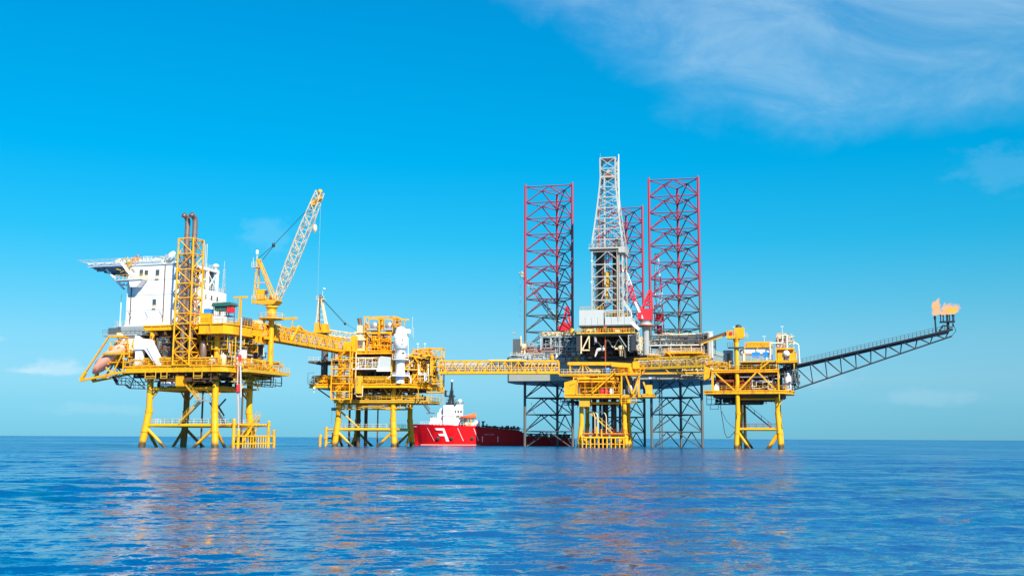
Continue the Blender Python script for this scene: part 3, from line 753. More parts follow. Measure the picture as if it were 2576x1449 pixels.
def crane_a():
    T = Thing('pedestal_crane', 'tall yellow crane with a raised pale lattice boom', 'crane', A, (3.4, 17.5, 17.3))
    T.o.location = A.w(5.25, 14.9, 17.3); T.o.scale = (.988, .988, .988)       # it stands outside the top deck edge
    V = 17.5
    T.part('pedestal', MB().tube((3.4, V, 17.2), (3.3, V, 30.6), .68, 16).tube((3.3, V, 31), (3.3, V, 32.0), .8, 16, 1.15).tube((3.3, V, 32), (3.3, V, 33.4), 1.15, 16), 'yellow')
    T.part('ring_platform', MB().lathe((3.3, V, 30.5), [(1.0, 0), (3.0, .1), (3.1, .45), (.9, .45)], 18), 'ochre')
    n = 12
    T.part('ring_railing', MB().rail([(3.3+3*math.cos(6.283*i/n), V+3*math.sin(6.283*i/n), 30.95) for i in range(n+1)], 1.1, 1.6), 'cream')
    T.part('boom_rest', MB().beam((6.2, V, 30.75), (10.3, V, 30.75), .4, .5).tube((9.2, V, 30.7), (8.8, V, 28), .14), 'yellow')
    T.part('slew_ring', MB().lathe((3.3, V, 33.3), [(1.25, 0), (1.5, .15), (1.5, .6), (1.2, .8)], 18), 'ochre')
    T.part('turntable', MB().slab([(-1.5, 34.7), (1.6, 34.2), (4.6, 34.2), (5.4, 35.0), (5.4, 35.3), (-1.5, 35.3)], 'v', V-1.5, V+1.5), 'ochre')
    cb = T.part('cab', MB().box((-.3, V-1.5, 35.5), (1.9, V+.2, 37.9)), 'yellow')
    T.part('cab_window', MB().box((1.9, V-1.35, 36.4), (1.94, V+.05, 37.7)), 'glass', cb)
    T.part('engine_house', MB().box((2.5, V-.4, 35.3), (4.4, V+1.2, 36.5)), 'yellow_worn')
    T.part('deck_rail', MB().rail([(-1.4, V-1.6, 35.5), (5.2, V-1.6, 35.5)], 1.0, .9), 'cream')
    af = MB()
    for dv in (-1.0, 1.0):
        af.beam((-1.3, V+dv, 34.6), (-.9, V+dv*.5, 44.6), .28, .22); af.beam((4.1, V+dv, 35.4), (-.5, V+dv*.5, 45.2), .36, .3)
    for z in (38.5, 42): af.tube((-1.1, V-1, z), (-1.1, V+1, z), .1, 5)
    af.beam((-1.1, V-.9, 39.7), (1.9, V-.9, 39.7), .15, .15)
    T.part('a_frame', af, 'yellow')
    T.part('top_platform', MB().box((-2.2, V-.9, 43.6), (-.5, V+.9, 43.75)).rail([(-2.2, V-.9, 43.75), (-.9, V-.9, 43.75)], 1.2, .7).tube((-2.3, V, 43.7), (-2.3, V, 46.2), .05), 'cream')
    T.part('beacon', MB().tube((-1.3, V, 45), (-1.3, V, 46.9), .08).lathe((-1.3, V, 46.9), [(.3, 0), (.38, .2), (.38, .8), (.2, 1.1)], 8), 'white')
    T.part('sheave', MB().tube((-.7, V-.5, 45.3), (-.7, V+.5, 45.3), .5, 12), 'ochre')
    # lattice boom
    p0, p1 = Vector((4.7, V, 35.5)), Vector((15.5, V, 61.6)); d = (p1-p0).normalized(); nrm = Vector((d.z, 0, -d.x))
    def wid(t): return .55+.55*min(1, t/.22) if t < .75 else 1.1-.35*(t-.75)/.25
    ts = [i/17 for i in range(18)]
    ch = MB(); ch2 = MB(); br = MB()
    def c(t, i): s_ = ((-1, -1), (1, -1), (1, 1), (-1, 1))[i]; return p0+(p1-p0)*t+nrm*(wid(t)*s_[0])+Vector((0, .85*min(1, .55+t*2)*s_[1], 0))
    for k in range(17):
        a, b = ts[k], ts[k+1]
        C_, B_ = (ch2, ch2) if b > .83 else (ch, br)
        for i in range(4):
            C_.tube(c(a, i), c(b, i), .13, 6)
            j = (i+1) % 4
            B_.tube(c(a, i), c(a, j), .07, 5)
            B_.tube(c(a, i if k % 2 else j), c(b, j if k % 2 else i), .075, 5)
    bo = T.part('boom', ch, 'boom'); T.part('boom_lacing', br, 'boom', bo)
    bt = T.part('boom_tip', ch2, 'cream')
    T.part('tip_plate', MB().beam(c(.86, 0)+Vector((0, .8, 0)), c(.96, 1)+Vector((0, .8, 0)), .8, 1.0).ball(p1, .6, 10), 'yellow', bt)
    T.part('boom_walkway', MB().rail([c(.3, 0), c(.5, 0), c(.7, 0)], .5, 2.0), 'cream', bo)
    top = Vector((-.6, V, 45.6)); blk = Vector((3.2, V, 49.0)); hit = p0+(p1-p0)*.84-nrm*1.1
    T.part('pendant_rope', MB().path([top+Vector((0, -.5, .2)), blk, hit], .07, 5).path([top+Vector((.6, .4, -.1)), blk+Vector((0, .3, 0))], .07, 5), 'dark')
    T.part('rope_block', MB().ball(blk, .42, 10).box(blk-Vector((.3, .15, .5)), blk+Vector((.3, .15, .5))), 'dark')
    T.part('hoist_rope', MB().tube((14.4, V, 58.5), (14.4, V, 53.6), .05, 4), 'grey')
    T.part('hook_block', MB().lathe((14.4, V, 51.9), [(.1, -.5), (.25, -.2), (.5, .1), (.55, .9), (.35, 1.5), (.1, 1.7)], 12), 'cream')
    T.part('whip_rope', MB().tube((15.8, V, 60.6), (15.4, V, 14.2), .035, 4), 'grey')
    T.part('whip_ball', MB().ball((15.4, V, 13.8), .36, 10, 1.2).tube((15.4, V, 13.4), (15.4, V, 12.7), .08, 6), 'cream')
crane_a()

def lifeboat():
    T = Thing('lifeboat_davit', 'yellow sloping launch frame jutting out below the white block', 'davit', A, (-27, 0, 16))
    for v in (-2.5, 1.9):
        m = 0 if v < 0 else -.6
        mb = MB().beam((-27.6, v, 25.6), (-34.4, v, 16.2), .34, .36).beam((-34.9, v, 15.4), (-23.0, v, 17.3), .45, .5).beam((-34.9, v, 15.4), (-33.6, v, 17.3), .5, .7)
        mb.beam((-27.6, v, 25.6), (-24.6, v, 25.6), .34, .4)
        if v > 0: mb.beam((-25.2, v, 25.5), (-31.6, v, 16.2), .3, .32).beam((-26.6, v, 22.6), (-28.4, v, 18.4), .25, .28)
        for a, b in (((-23.2, 22.2), (-23.2, 17.3)), ((-23.2, 22.2), (-26.0, 16.9)), ((-26.0, 16.9), (-28.0, 18.4))):
            mb.beam((a[0], v, a[1]), (b[0], v, b[1]), .28, .3)
        T.part('side_frame', mb, 'yellow')
    for u, z in ((-27.4, 25.6), (-24.6, 25.6), (-23.2, 17.3), (-34.2, 15.8), (-30, 16.2)):
        T.part('cross_beam', MB().beam((u, -2.5, z), (u, 1.9, z), .3, .3), 'yellow')
    T.part('winch', MB().tube((-26, -1, 26.0), (-26, .6, 26.0), .45, 12).box((-26.4, -1.3, 25.6), (-25.4, -1, 26.6)), 'cream')
    T = Thing('lifeboat', 'enclosed faded orange lifeboat hung nose-down in its yellow frame', 'lifeboat', A, (-28.5, -.4, 20))
    a, b = Vector((-24.4, -.5, 23.6)), Vector((-33.0, -.5, 17.2)); d = (b-a).normalized(); up = Vector((-d.z, 0, d.x)) if d.x > 0 else Vector((d.z, 0, -d.x))
    if up.z < 0: up = -up
    def shell(prof, lift=0.0, sx=1.0, half=0):
        mb = MB(); n = 16; L = (b-a).length; vs = []
        for t, r in prof:
            for i in range(n):
                th = 2*math.pi*i/n; y, z = math.cos(th)*r*sx, math.sin(th)*r
                if z < 0: z *= .8
                vs.append(a+d*(L*t)+Vector((0, y, 0))+up*(z+lift))
        fs = [(j*n+i, j*n+(i+1) % n, (j+1)*n+(i+1) % n, (j+1)*n+i) for j in range(len(prof)-1) for i in range(n)]
        mb.add(vs, fs, True); mb.add(vs, [tuple(range(n-1, -1, -1)), tuple(range((len(prof)-1)*n, len(prof)*n))]); return mb
    T.part('hull', shell([(0, .9), (.04, 1.3), (.2, 1.6), (.55, 1.65), (.8, 1.4), (.93, .9), (1.0, .35)]), 'salmon')
    T.part('canopy', shell([(.1, .3), (.14, 1.0), (.3, 1.25), (.6, 1.25), (.8, 1.0), (.9, .35)], .75, .9), 'salmon')
    mb = MB(); L = (b-a).length
    mb.add(*(lambda w: (w.v, w.f))(shell([(-.02, .4), (.0, .75), (.16, .8), (.2, .4)], 1.05, .8)))
    T.part('wheelhouse', mb, 'white')
    mb = MB()
    for s_ in (-1, 1): mb.beam(a+d*(L*.06)+Vector((0, s_*1.42, 0)), a+d*(L*.86)+Vector((0, s_*1.3, 0)), .16, .22)
    T.part('fender', mb, 'orange')
lifeboat()

def deck_goods():
    T = Thing('escape_duct', 'white angular duct sloping down onto the main deck left of the flues', 'duct', A, (-18, -2, 18.6))
    T.part('sloping_duct', MB().slab([(-20.3, 25.7), (-19.2, 25.0), (-16.6, 24.75), (-15.9, 23.6), (-12.9, 18.65), (-14.3, 18.65), (-17.6, 22.4), (-20.3, 22.4)], 'v', -1.0, -2.7), 'white')
    T.part('support_leg', MB().box((-20.2, -2.4, 18.6), (-18.4, -1.2, 22.4)), 'white')
    T.part('ribs', MB().beam((-16.9, -2.75, 22.8), (-14.1, -2.75, 18.7), .1, .2), 'grey')
    T = Thing('shelter', 'small dark green shelter on posts right of the white block', 'shelter', A, (1.4, -1, 28.1))
    T.part('roof', MB().slab([(-1.0, 32.0), (-.7, 32.8), (3.9, 32.8), (4.2, 32.2), (3.6, 32.0)], 'v', 1.5, -1.6).box((-.4, -1.2, 31.0), (2.6, 1.2, 32.0)), 'green')
    mb = MB()
    for u in (-.6, 1.2, 3.4):
        for v in (-1.2, 1.2): mb.beam((u, v, 28), (u, v, 32), .14, .14)
    T.part('post', mb, 'dkgrey')
    T.part('rail', MB().rail([(-.6, -1.3, 29.9), (3.6, -1.3, 29.9)], .9, .6).box((-.6, -1.2, 29.7), (3.5, 1.2, 29.85)), 'brown')
    for nm, lb, c, w, h, m, cat in (('cargo_box', 'small blue cargo box left of the green shelter', (-2.0, -1, 30.3), 1.6, 1.1, 'blue', 'box'),
                                    ('cargo_box', 'small red cargo box right of the green shelter', (4.0, -1.2, 30.4), 1.2, 1.2, 'red', 'box'),
                                    ('cargo_box', 'white cargo box under the green shelter', (1.6, -1.9, 28.05), 2.6, 1.5, 'white', 'box'),
                                    ('cargo_box', 'broad yellow cargo box left of the green shelter posts', (-1.8, -2.0, 28.05), 2.2, 2.2, 'yellow', 'box')):
        T = Thing(nm, lb, cat, A, c)
        x, y, z = c
        T.part('body', MB().box((x-w/2, y-.7, z), (x+w/2, y+.7, z+h)), m)
        T.part('corner_frame', MB().path([(x-w/2, y-.72, z), (x-w/2, y-.72, z+h), (x+w/2, y-.72, z+h), (x+w/2, y-.72, z)], .06, 4), m)
    T = Thing('gallows', 'yellow T-shaped post at the deck corner right of the green shelter', 'post', A, (4.4, 2, 27.9))
    T.part('post', MB().beam((4.4, 2, 27.9), (4.4, 2, 34.4), .42, .42), 'yellow')
    T.part('arm', MB().beam((2.7, 2, 34.3), (6.2, 2, 34.3), .35, .4).tube((3.0, 2, 34.1), (3.0, 2, 33.6), .1), 'yellow')
    Td = Thing('drum_rack', 'rack of dark drums on the top deck beside the crane', 'rack', A, (4.2, 6, 28))
    for i in range(4): Td.part('drum', MB().lathe((3.6+.05*i, 4.6+i*1.0, 28.1), [(.42, 0), (.45, .1), (.45, 1.7), (.4, 1.9)], 10), 'dkgrey')
    Td.part('frame', MB().rail([(4.2, 4, 28.0), (4.2, 8.4, 28.0)], 1.3, 1.0), 'brown')
    for i in range(4):
        c = (-13.0+i*1.42, -1.3, 14.4); T = Thing('liferaft_canister', 'white capsule in the row of four slung under the main deck', 'life raft', A, c, 'white capsules under the main deck')
        T.part('shell', MB().lathe((c[0]-.66, c[1], c[2]), [(.1, 0), (.4, .06), (.5, .2), (.5, 1.12), (.4, 1.26), (.1, 1.32)], 12, 'u'), 'white')
        T.part('cradle', MB().box((c[0]-.4, -1.6, 13.9), (c[0]-.25, -1.0, 14.3)).box((c[0]+.25, -1.6, 13.9), (c[0]+.4, -1.0, 14.3)), 'ochre')
    T = Thing('loading_hose', 'grey and red hoses hanging down the right corner of the largest platform', 'hose', A, (5.4, 3, 5))
    T.part('hose', MB().path([(5.0, 1.6, 29.6), (5.1, 1.7, 20), (5.3, 2.2, 11.4)], .22, 8), 'offwhite')
    T.part('hose', MB().path([(4.7, 1.4, 20.5), (4.7, 1.5, 14), (4.9, 1.9, 9), (5.0, 2.2, 4)], .17, 8), 'salmon')
    T.part('coupling', MB().tube((4.9, 1.4, 14.2), (4.9, 1.4, 12.6), .42, 10).tube((5.0, 1.6, 21), (5.0, 1.6, 19.6), .4, 10), 'red')
deck_goods()

# ================================================================ the middle platform
def platform_b():
    T = Thing('production_platform', 'yellow platform in the middle with a tall white column at its front', 'platform', B, (0, 0, 0))
    legs = [(0, 0), (-15.5, 0), (-15.5, 17.8), (0, 17.8)]
    jacket(T, legs, 15.8, 1.0, 7.2, .72, [(12.2, .45), (4.6, .34)], (-7.7, 8.9))
    for (u, v) in legs:
        for du, dv in ((2.4 if u < -5 else -2.4, 0), (0, 2.4 if v < 5 else -2.4)):
            T.part('knee_brace', MB().tube((u, v, 9.8), (u+du, v+dv, 12.2), .18, 8), 'ochre')
    wk, rl = ring_walk([(-15.5, .6), (0, .6), (0, 17.2), (-15.5, 17.2)], 5.0)
    T.part('walkway', wk, 'ochre'); T.part('walkway_railing', rl, 'cream')
    for u, v, r in ((-12.2, 8, .55), (-10.4, 9, .5), (-13.6, 4, .3), (-3, 10, .25), (-5.5, 4, .2)):
        T.part('riser', MB().tube((u, v, -2), (u, v, 13), r, 10), 'brown')
    T.part('raking_brace', MB().tube((-15.2, .6, 9.6), (-9.6, 1, 4.8), .26, 8), 'ochre')
    # boat landing at the left
    T.part('boat_landing', MB().tube((-15.5, 0, 4.5), (-19.0, .4, 4.5), .28, 8).path([(-19, -.8, 2.2), (-19, 9, 2.2)], .2, 8).path([(-18, -1.2, 1), (-18, 8, 1)], .2, 8)
           .beam((-19, 2, 3.0), (-16.6, 2, 3.0), 2.2, .2), 'ochre')
    for u, v, z in ((-19, .4, 5.4), (-20.3, -.6, 3.2), (-18.8, 9, 4.5)):
        T.part('fender_post', MB().tube((u, v, -2), (u, v, z), .36, 10), 'yellow')
    fill(T, 70, (-18.6, -15.8), (2, 6), 1.2, 4.4, 2, ['brown', 'rusty'])
    # cellar
    T.part('cellar_deck', deck_mb([(-16.6, -1.2), (5.2, -1.2), (8.5, 6), (8.5, 19), (-16.6, 19)], 11.8, 12.6, .12), 'ochre')
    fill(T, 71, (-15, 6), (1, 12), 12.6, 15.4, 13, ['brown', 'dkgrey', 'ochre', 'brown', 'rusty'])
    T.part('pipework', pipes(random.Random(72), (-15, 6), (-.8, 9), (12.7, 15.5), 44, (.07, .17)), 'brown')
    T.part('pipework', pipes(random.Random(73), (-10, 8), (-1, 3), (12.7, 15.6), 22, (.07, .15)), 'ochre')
    T.part('cellar_railing', MB().rail([(-10, -1.1, 12.6), (5.2, -1.1, 12.6), (8.5, 6, 12.6), (8.5, 18, 12.6)], 1.1, 1.4), 'ochre')
    mb = MB()
    for i in range(9): mb.beam((-16+2.6*i, -2.4, 15.4), (-16+2.6*i, 19, 15.4), .35, .6)
    T.part('deck_beams', mb, 'brown')
    for a, b in (((-21.5, 0, 15.6), (-16, .2, 11.9)), ((-19.5, 4, 15.6), (-16, 4, 12.4)), ((-2.4, -1, 15.6), (-.3, 0, 12.6)), ((2.5, -1, 15.5), (.3, 0, 12.6))):
        T.part('deck_strut', MB().tube(a, b, .18, 8), 'dark' if a[0] < -10 else 'ochre')
    # main deck
    T.part('main_deck', deck_mb([(-23.2, -3), (4.9, -3), (9.4, 6), (9.4, 20), (-23.2, 20)], 15.8, 16.9), 'yellow')
    T.part('deck_railing', MB().rail([(-23.1, -2.9, 16.9), (4.9, -2.9, 16.9), (9.3, 6, 16.9), (9.3, 19, 16.9)], 1.15, 1.3), 'yellow')
    for u, v in ((0, 0), (-15.5, 0), (-15.5, 16), (0, 16), (-7, 6), (6, 6)):
        T.part('column', MB().tube((u, v, 16.8), (u, v, 25.2), .5, 10), 'ochre')
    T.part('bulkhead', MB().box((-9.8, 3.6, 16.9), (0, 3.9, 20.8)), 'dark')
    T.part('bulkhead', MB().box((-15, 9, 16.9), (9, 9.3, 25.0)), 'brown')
    fill(T, 74, (-9.5, -.3), (-1, 2.5), 16.9, 20.4, 6, ['dark', 'dkgrey', 'dark', 'brown'])
    fill(T, 75, (-15.5, -10), (0, 7), 16.9, 24.5, 4, ['brown', 'cream', 'dkgrey', 'ochre'])
    fill(T, 76, (4.6, 10), (2, 8), 16.9, 23.6, 5, ['ochre', 'brown', 'cream', 'dkgrey', 'brown'])
    T.part('pipework', pipes(random.Random(77), (-10, 0), (-2, 3), (17, 20.6), 26, (.06, .15)), 'dkgrey')
    T.part('pipework', pipes(random.Random(78), (4.4, 10), (-1, 8), (17, 24.5), 40, (.07, .18)), 'yellow_worn')
    T.part('pipework', pipes(random.Random(79), (4.2, 10), (-1.5, 6), (17, 24), 18, (.08, .17)), 'white')
    T.part('pipework', pipes(random.Random(80), (-16, -9), (-2, 6), (17, 25), 34, (.07, .18)), 'ochre')
    mb = MB()
    for i in range(11): mb.tube((4.9+.42*i, -2.2+.75*i, 16.9), (4.9+.42*i, -2.2+.75*i, 18.6+.5*(i % 3)), .12, 6)
    T.part('stand_pipes', mb, 'yellow')
    T.part('mezzanine', deck_mb([(3.6, -2), (6.8, .5), (9.6, 5), (9.6, 14), (3.6, 14)], 20.6, 21.0, .1), 'ochre')
    T.part('mezzanine_railing', MB().rail([(3.8, -1.9, 21), (6.8, .5, 21), (9.6, 5, 21)], 1.1, 1.1), 'yellow')
    T.part('upper_frame', deck_mb([(3.2, 1), (9.4, 3), (9.4, 14), (3.2, 14)], 24.4, 25.1, .1), 'yellow')
    T.part('pipework', pipes(random.Random(81), (4, 9.4), (1, 8), (25.1, 27), 26, (.07, .16)), 'yellow')
    for u in (5.8, 7.8): T.part('lamp_post', MB().tube((u, 3, 25), (u, 3, 28), .05, 5).box((u-.3, 2.9, 28), (u+.3, 3.1, 28.2)), 'white')
    # the white module under the upper deck
    T.part('white_walkway', MB().box((-11.2, -3.2, 20.75), (-.2, 2.5, 21.05)).prism([(-4, -3.2), (-.1, -3.2), (-.1, -1), (-4, -1)], 20.2, 20.75), 'white')
    T.part('white_railing', MB().rail([(-11.1, -3.1, 21.05), (-3.4, -3.1, 21.05)], 2.9, 1.9, .07), 'white')
    T.part('white_cladding', MB().slab([(-4.0, 20.9), (-.2, 20.6), (-.2, 24.0), (-3.0, 24.3), (-3.6, 23.2)], 'v', -3.0, -2.6).box((-10.5, -.8, 23.7), (-.3, 2, 24.2)), 'offwhite')
    T.part('white_wall', MB().box((-10.3, 1.6, 21.05), (-.4, 1.9, 24.2)), 'offwhite')
    fill(T, 82, (-10, -4), (-1.5, 0), 21.05, 23.9, 5, ['offwhite', 'cream', 'grey', 'ochre', 'white'])
    T.part('pipework', pipes(random.Random(83), (-10.4, -3.5), (-2.4, .5), (21.2, 24.2), 16, (.06, .13)), 'offwhite')
    T.part('pipework', pipes(random.Random(94), (-10.4, -3.5), (-2.4, .5), (21.2, 24.2), 18, (.06, .13)), 'ochre')
    for a, b in (((-15.4, -2.2, 17), (-11.2, -2.2, 25)), ((5.0, -2.0, 17), (8.8, 3.6, 24.4)), ((9.6, 5, 17), (5.6, -1.0, 24.4)), ((-.2, -2.4, 17), (.2, -2.4, 25)), ((-10.2, -2.4, 17), (-10.2, -2.4, 25)),
                 ((3.4, -1.6, 21), (6.4, .4, 24.5)), ((9.4, 5, 21), (6.6, .6, 24.5)), ((6.6, .4, 17), (6.6, .4, 24.6)), ((9.5, 5, 17), (9.5, 5, 24.6))):
        T.part('deck_brace', MB().beam(a, b, .3, .3), 'yellow')
    T.part('pipework', pipes(random.Random(90), (-23, -16.4), (-2.6, 2), (17, 19.4), 26, (.07, .15)), 'yellow')
    T.part('pipework', pipes(random.Random(91), (-10, 4.6), (-2.7, -1.4), (17, 18.9), 34, (.06, .13)), 'yellow_worn')
    T.part('pipework', pipes(random.Random(92), (4, 10), (0, 7), (20.9, 24.4), 34, (.07, .16)), 'brown')
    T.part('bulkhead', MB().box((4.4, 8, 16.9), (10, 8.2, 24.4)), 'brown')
    T.part('pipework', pipes(random.Random(93), (-16, 5), (-1, 3), (9.8, 11.9), 26, (.07, .15)), 'ochre')
    # upper deck and the compressor module on it
    T.part('upper_deck', deck_mb([(-10.5, -2), (.4, -2), (.4, 12), (-10.5, 12)], 25.0, 26.0), 'yellow')
    T.part('upper_railing', MB().rail([(-10.4, -1.9, 26), (.3, -1.9, 26)], 1.3, .9, .06), 'yellow')
    T.part('yellow_locker', MB().box((-13.9, -2, 26.2), (-11.9, 0, 28.4)).box((-11.8, -2.2, 25.6), (-10.5, 0, 30.0)), 'yellow')
    T.part('upper_deck_wing', deck_mb([(-16.5, -1), (-10.6, -1), (-10.6, 12), (-16.5, 12)], 25.2, 25.8, .1), 'ochre')
    h = T.part('filter_house', MB().box((-11.4, .6, 26.0), (-8.7, 3.4, 29.0)).box((-11.8, .2, 29.0), (-8.3, 3.6, 29.5)), 'cream')
    T.part('filter_screen', MB().box((-10.9, .5, 26.8), (-9.2, .6, 28.6)), 'dkgrey', h)
    T.part('filter_hood', MB().slab([(-11.2, 29.5), (-8.9, 29.5), (-8.9, 31.0), (-10, 30.6), (-11.2, 31.0)], 'v', .8, 3.2).box((-11.7, .4, 31.0), (-8.6, 3.4, 31.35)).box((-11.0, .8, 31.35), (-9.2, 3, 33.2)), 'cream')
    T.part('exhaust', MB().tube((-10.5, 2, 33), (-10.6, 2, 34.2), .55, 12).tube((-10.6, 2, 34.2), (-10.8, 1.8, 35.3), .6, 12), 'flue')
    T.part('exhaust_frame', MB().zig((-8.9, .6, 29), (-8.6, .6, 33.6), (-8.2, 2.6, 29), (-8.2, 2.6, 33.6), 4, .16, 'x'), 'yellow')
    fr = MB()
    for u in (-7.8, -4.6, -1.2):
        for v in (.2, 5): fr.beam((u, v, 26), (u, v, 31.0), .4, .4)
    for z in (28.6, 30.9): fr.beam((-8, .2, z), (-.9, .2, z), .35, .5).beam((-8, 5, z), (-.9, 5, z), .35, .5)
    T.part('module_frame', fr, 'yellow')
    T.part('module_floor', MB().box((-8.1, .4, 30.9), (-1.0, 5, 31.15)), 'ochre')
    fill(T, 84, (-7.6, -1.4), (1.6, 4), 26.0, 30.4, 6, ['rusty', 'ochre', 'yellow', 'brown', 'yellow'])
    T.part('pipework', pipes(random.Random(85), (-8, -1), (-1, 1.4), (26.2, 30.8), 40, (.08, .2)), 'yellow')
    T.part('pipework', pipes(random.Random(86), (-7.5, -1.5), (-.6, 1.8), (27.5, 30), 16, (.12, .28)), 'rusty')
    for u in (-6.1, -1.9):
        vs = T.part('heat_exchanger', MB().lathe((u, .3, 33.0), [(.2, -.2), (.8, 0), (1.05, .3), (1.05, 5), (.6, 5.4)], 16, 'v'), 'steel')
        T.part('saddle', MB().box((u-.9, .8, 31.1), (u+.9, 1.2, 32.2)).box((u-.9, 3.8, 31.1), (u+.9, 4.2, 32.2)), 'grey', vs)
    T.part('grey_pipe', MB().tube((-8, .1, 31.8), (-5, .1, 31.8), .4, 10), 'grey'); T.part('grey_pipe', MB().tube((-3.2, .1, 31.8), (-.6, .1, 31.8), .4, 10), 'grey')
    fr = MB()
    for u in (-8.7, -4.3, -.6):
        fr.tube((u, 0, 31), (u, 0, 35.2), .12, 6).tube((u, 4, 31), (u, 4, 35.2), .12, 6)
    fr.beam((-8.9, 0, 35.3), (.2, 0, 35.3), .3, .35).beam((-8.9, 4, 35.3), (2.9, 4, 34.9), .3, .35).beam((.2, 0, 35.3), (3, .2, 34.2), .25, .3).tube((-8.7, 0, 35.1), (-7.2, 0, 32.4), .1, 5).tube((2.6, .3, 34.2), (2.6, .3, 31), .1, 6)
    T.part('gantry', fr, 'yellow')
    T.part('pipework', pipes(random.Random(87), (-4.9, -3.2), (-.2, 2), (31.2, 35.2), 16, (.1, .2)), 'yellow')
    T.part('pipework', pipes(random.Random(88), (-1, 1.2), (-.2, 2), (32.0, 35.2), 16, (.1, .2)), 'yellow')
    T.part('aerial', MB().tube((4.6, 1, 30), (4.7, 1, 35.4), .07, 5).tube((5.1, 1, 29.5), (5.0, 1, 32.5), .06, 5), 'offwhite')
    # left wing below the bridge
    T.part('wing_deck', deck_mb([(-25, 1), (-16.4, 1), (-16.4, 12), (-25, 12)], 22.9, 23.4, .1), 'brown')
    T.part('wing_railing', MB().rail([(-24.9, 1, 23.4), (-16.5, 1, 23.4)], 1.1, 1.4), 'cream')
    fill(T, 89, (-23, -16.5), (3, 6), 16.9, 21.5, 3, ['dkgrey', 'dark', 'dkgrey'])
    T.part('ladder_frame', MB().path([(-23.6, -2.6, 16.9), (-23.6, -2.6, 19.8), (-21.6, -2.6, 20.0)], .06, 4), 'grey')
    T.part('hanging_gear', MB().box((-18.6, 3, 9.8), (-16.8, 6, 10.6)).tube((-17.6, 3, 10.6), (-17.6, 3, 12), .06).tube((-18.4, 3, 9.8), (-18.4, 3, 6.2), .03, 4), 'grey')
    T.part('hanging_stair', stair_mb((7.0, 4, 12.0), (9.2, 4, 9.2), .8).box((8.4, 3.4, 9.0), (10.4, 4.8, 9.2)), 'dkgrey')
    T.part('sling_platform', MB().path([(6.0, 3, 12.6), (7.2, 3, 12.2), (8.6, 3, 12.4), (9.6, 3, 13.8)], .16, 6).rail([(8.6, 3, 12.4), (11.6, 5, 11.9)], 1.4, .9), 'yellow_worn')
    return T
platform_b()

def stair_tower(T, u0, u1, v0, v1, zs, top, m):
    P = [(u0, v0), (u1, v0), (u1, v1), (u0, v1)]
    for u, v in P: T.part('post', MB().beam((u, v, zs[0]), (u, v, top), .3, .3), m)
    mb = MB()
    for z in zs:
        for i in range(4): mb.beam((*P[i], z), (*P[(i+1) % 4], z), .28, .32)
        mb.box((u0, v0, z-.05), (u0+1.2, v1, z+.05)).box((u1-1.2, v0, z-.05), (u1, v1, z+.05))
        mb.rail([(u0, v0, z+.1), (u1, v0, z+.1)], 1.1, 1.3)
    T.part('landing', mb, m)
    for k, (a, b) in enumerate(zip(zs, zs[1:])):
        s_ = k % 2; v = v0+.55 if s_ else v1-.55
        p, q = (u0+1.2, v, b), (u1-1.2, v, a)
        if s_: p, q = (u1-1.2, v, b), (u0+1.2, v, a)
        T.part('flight', stair_mb(p, q, .9), m)
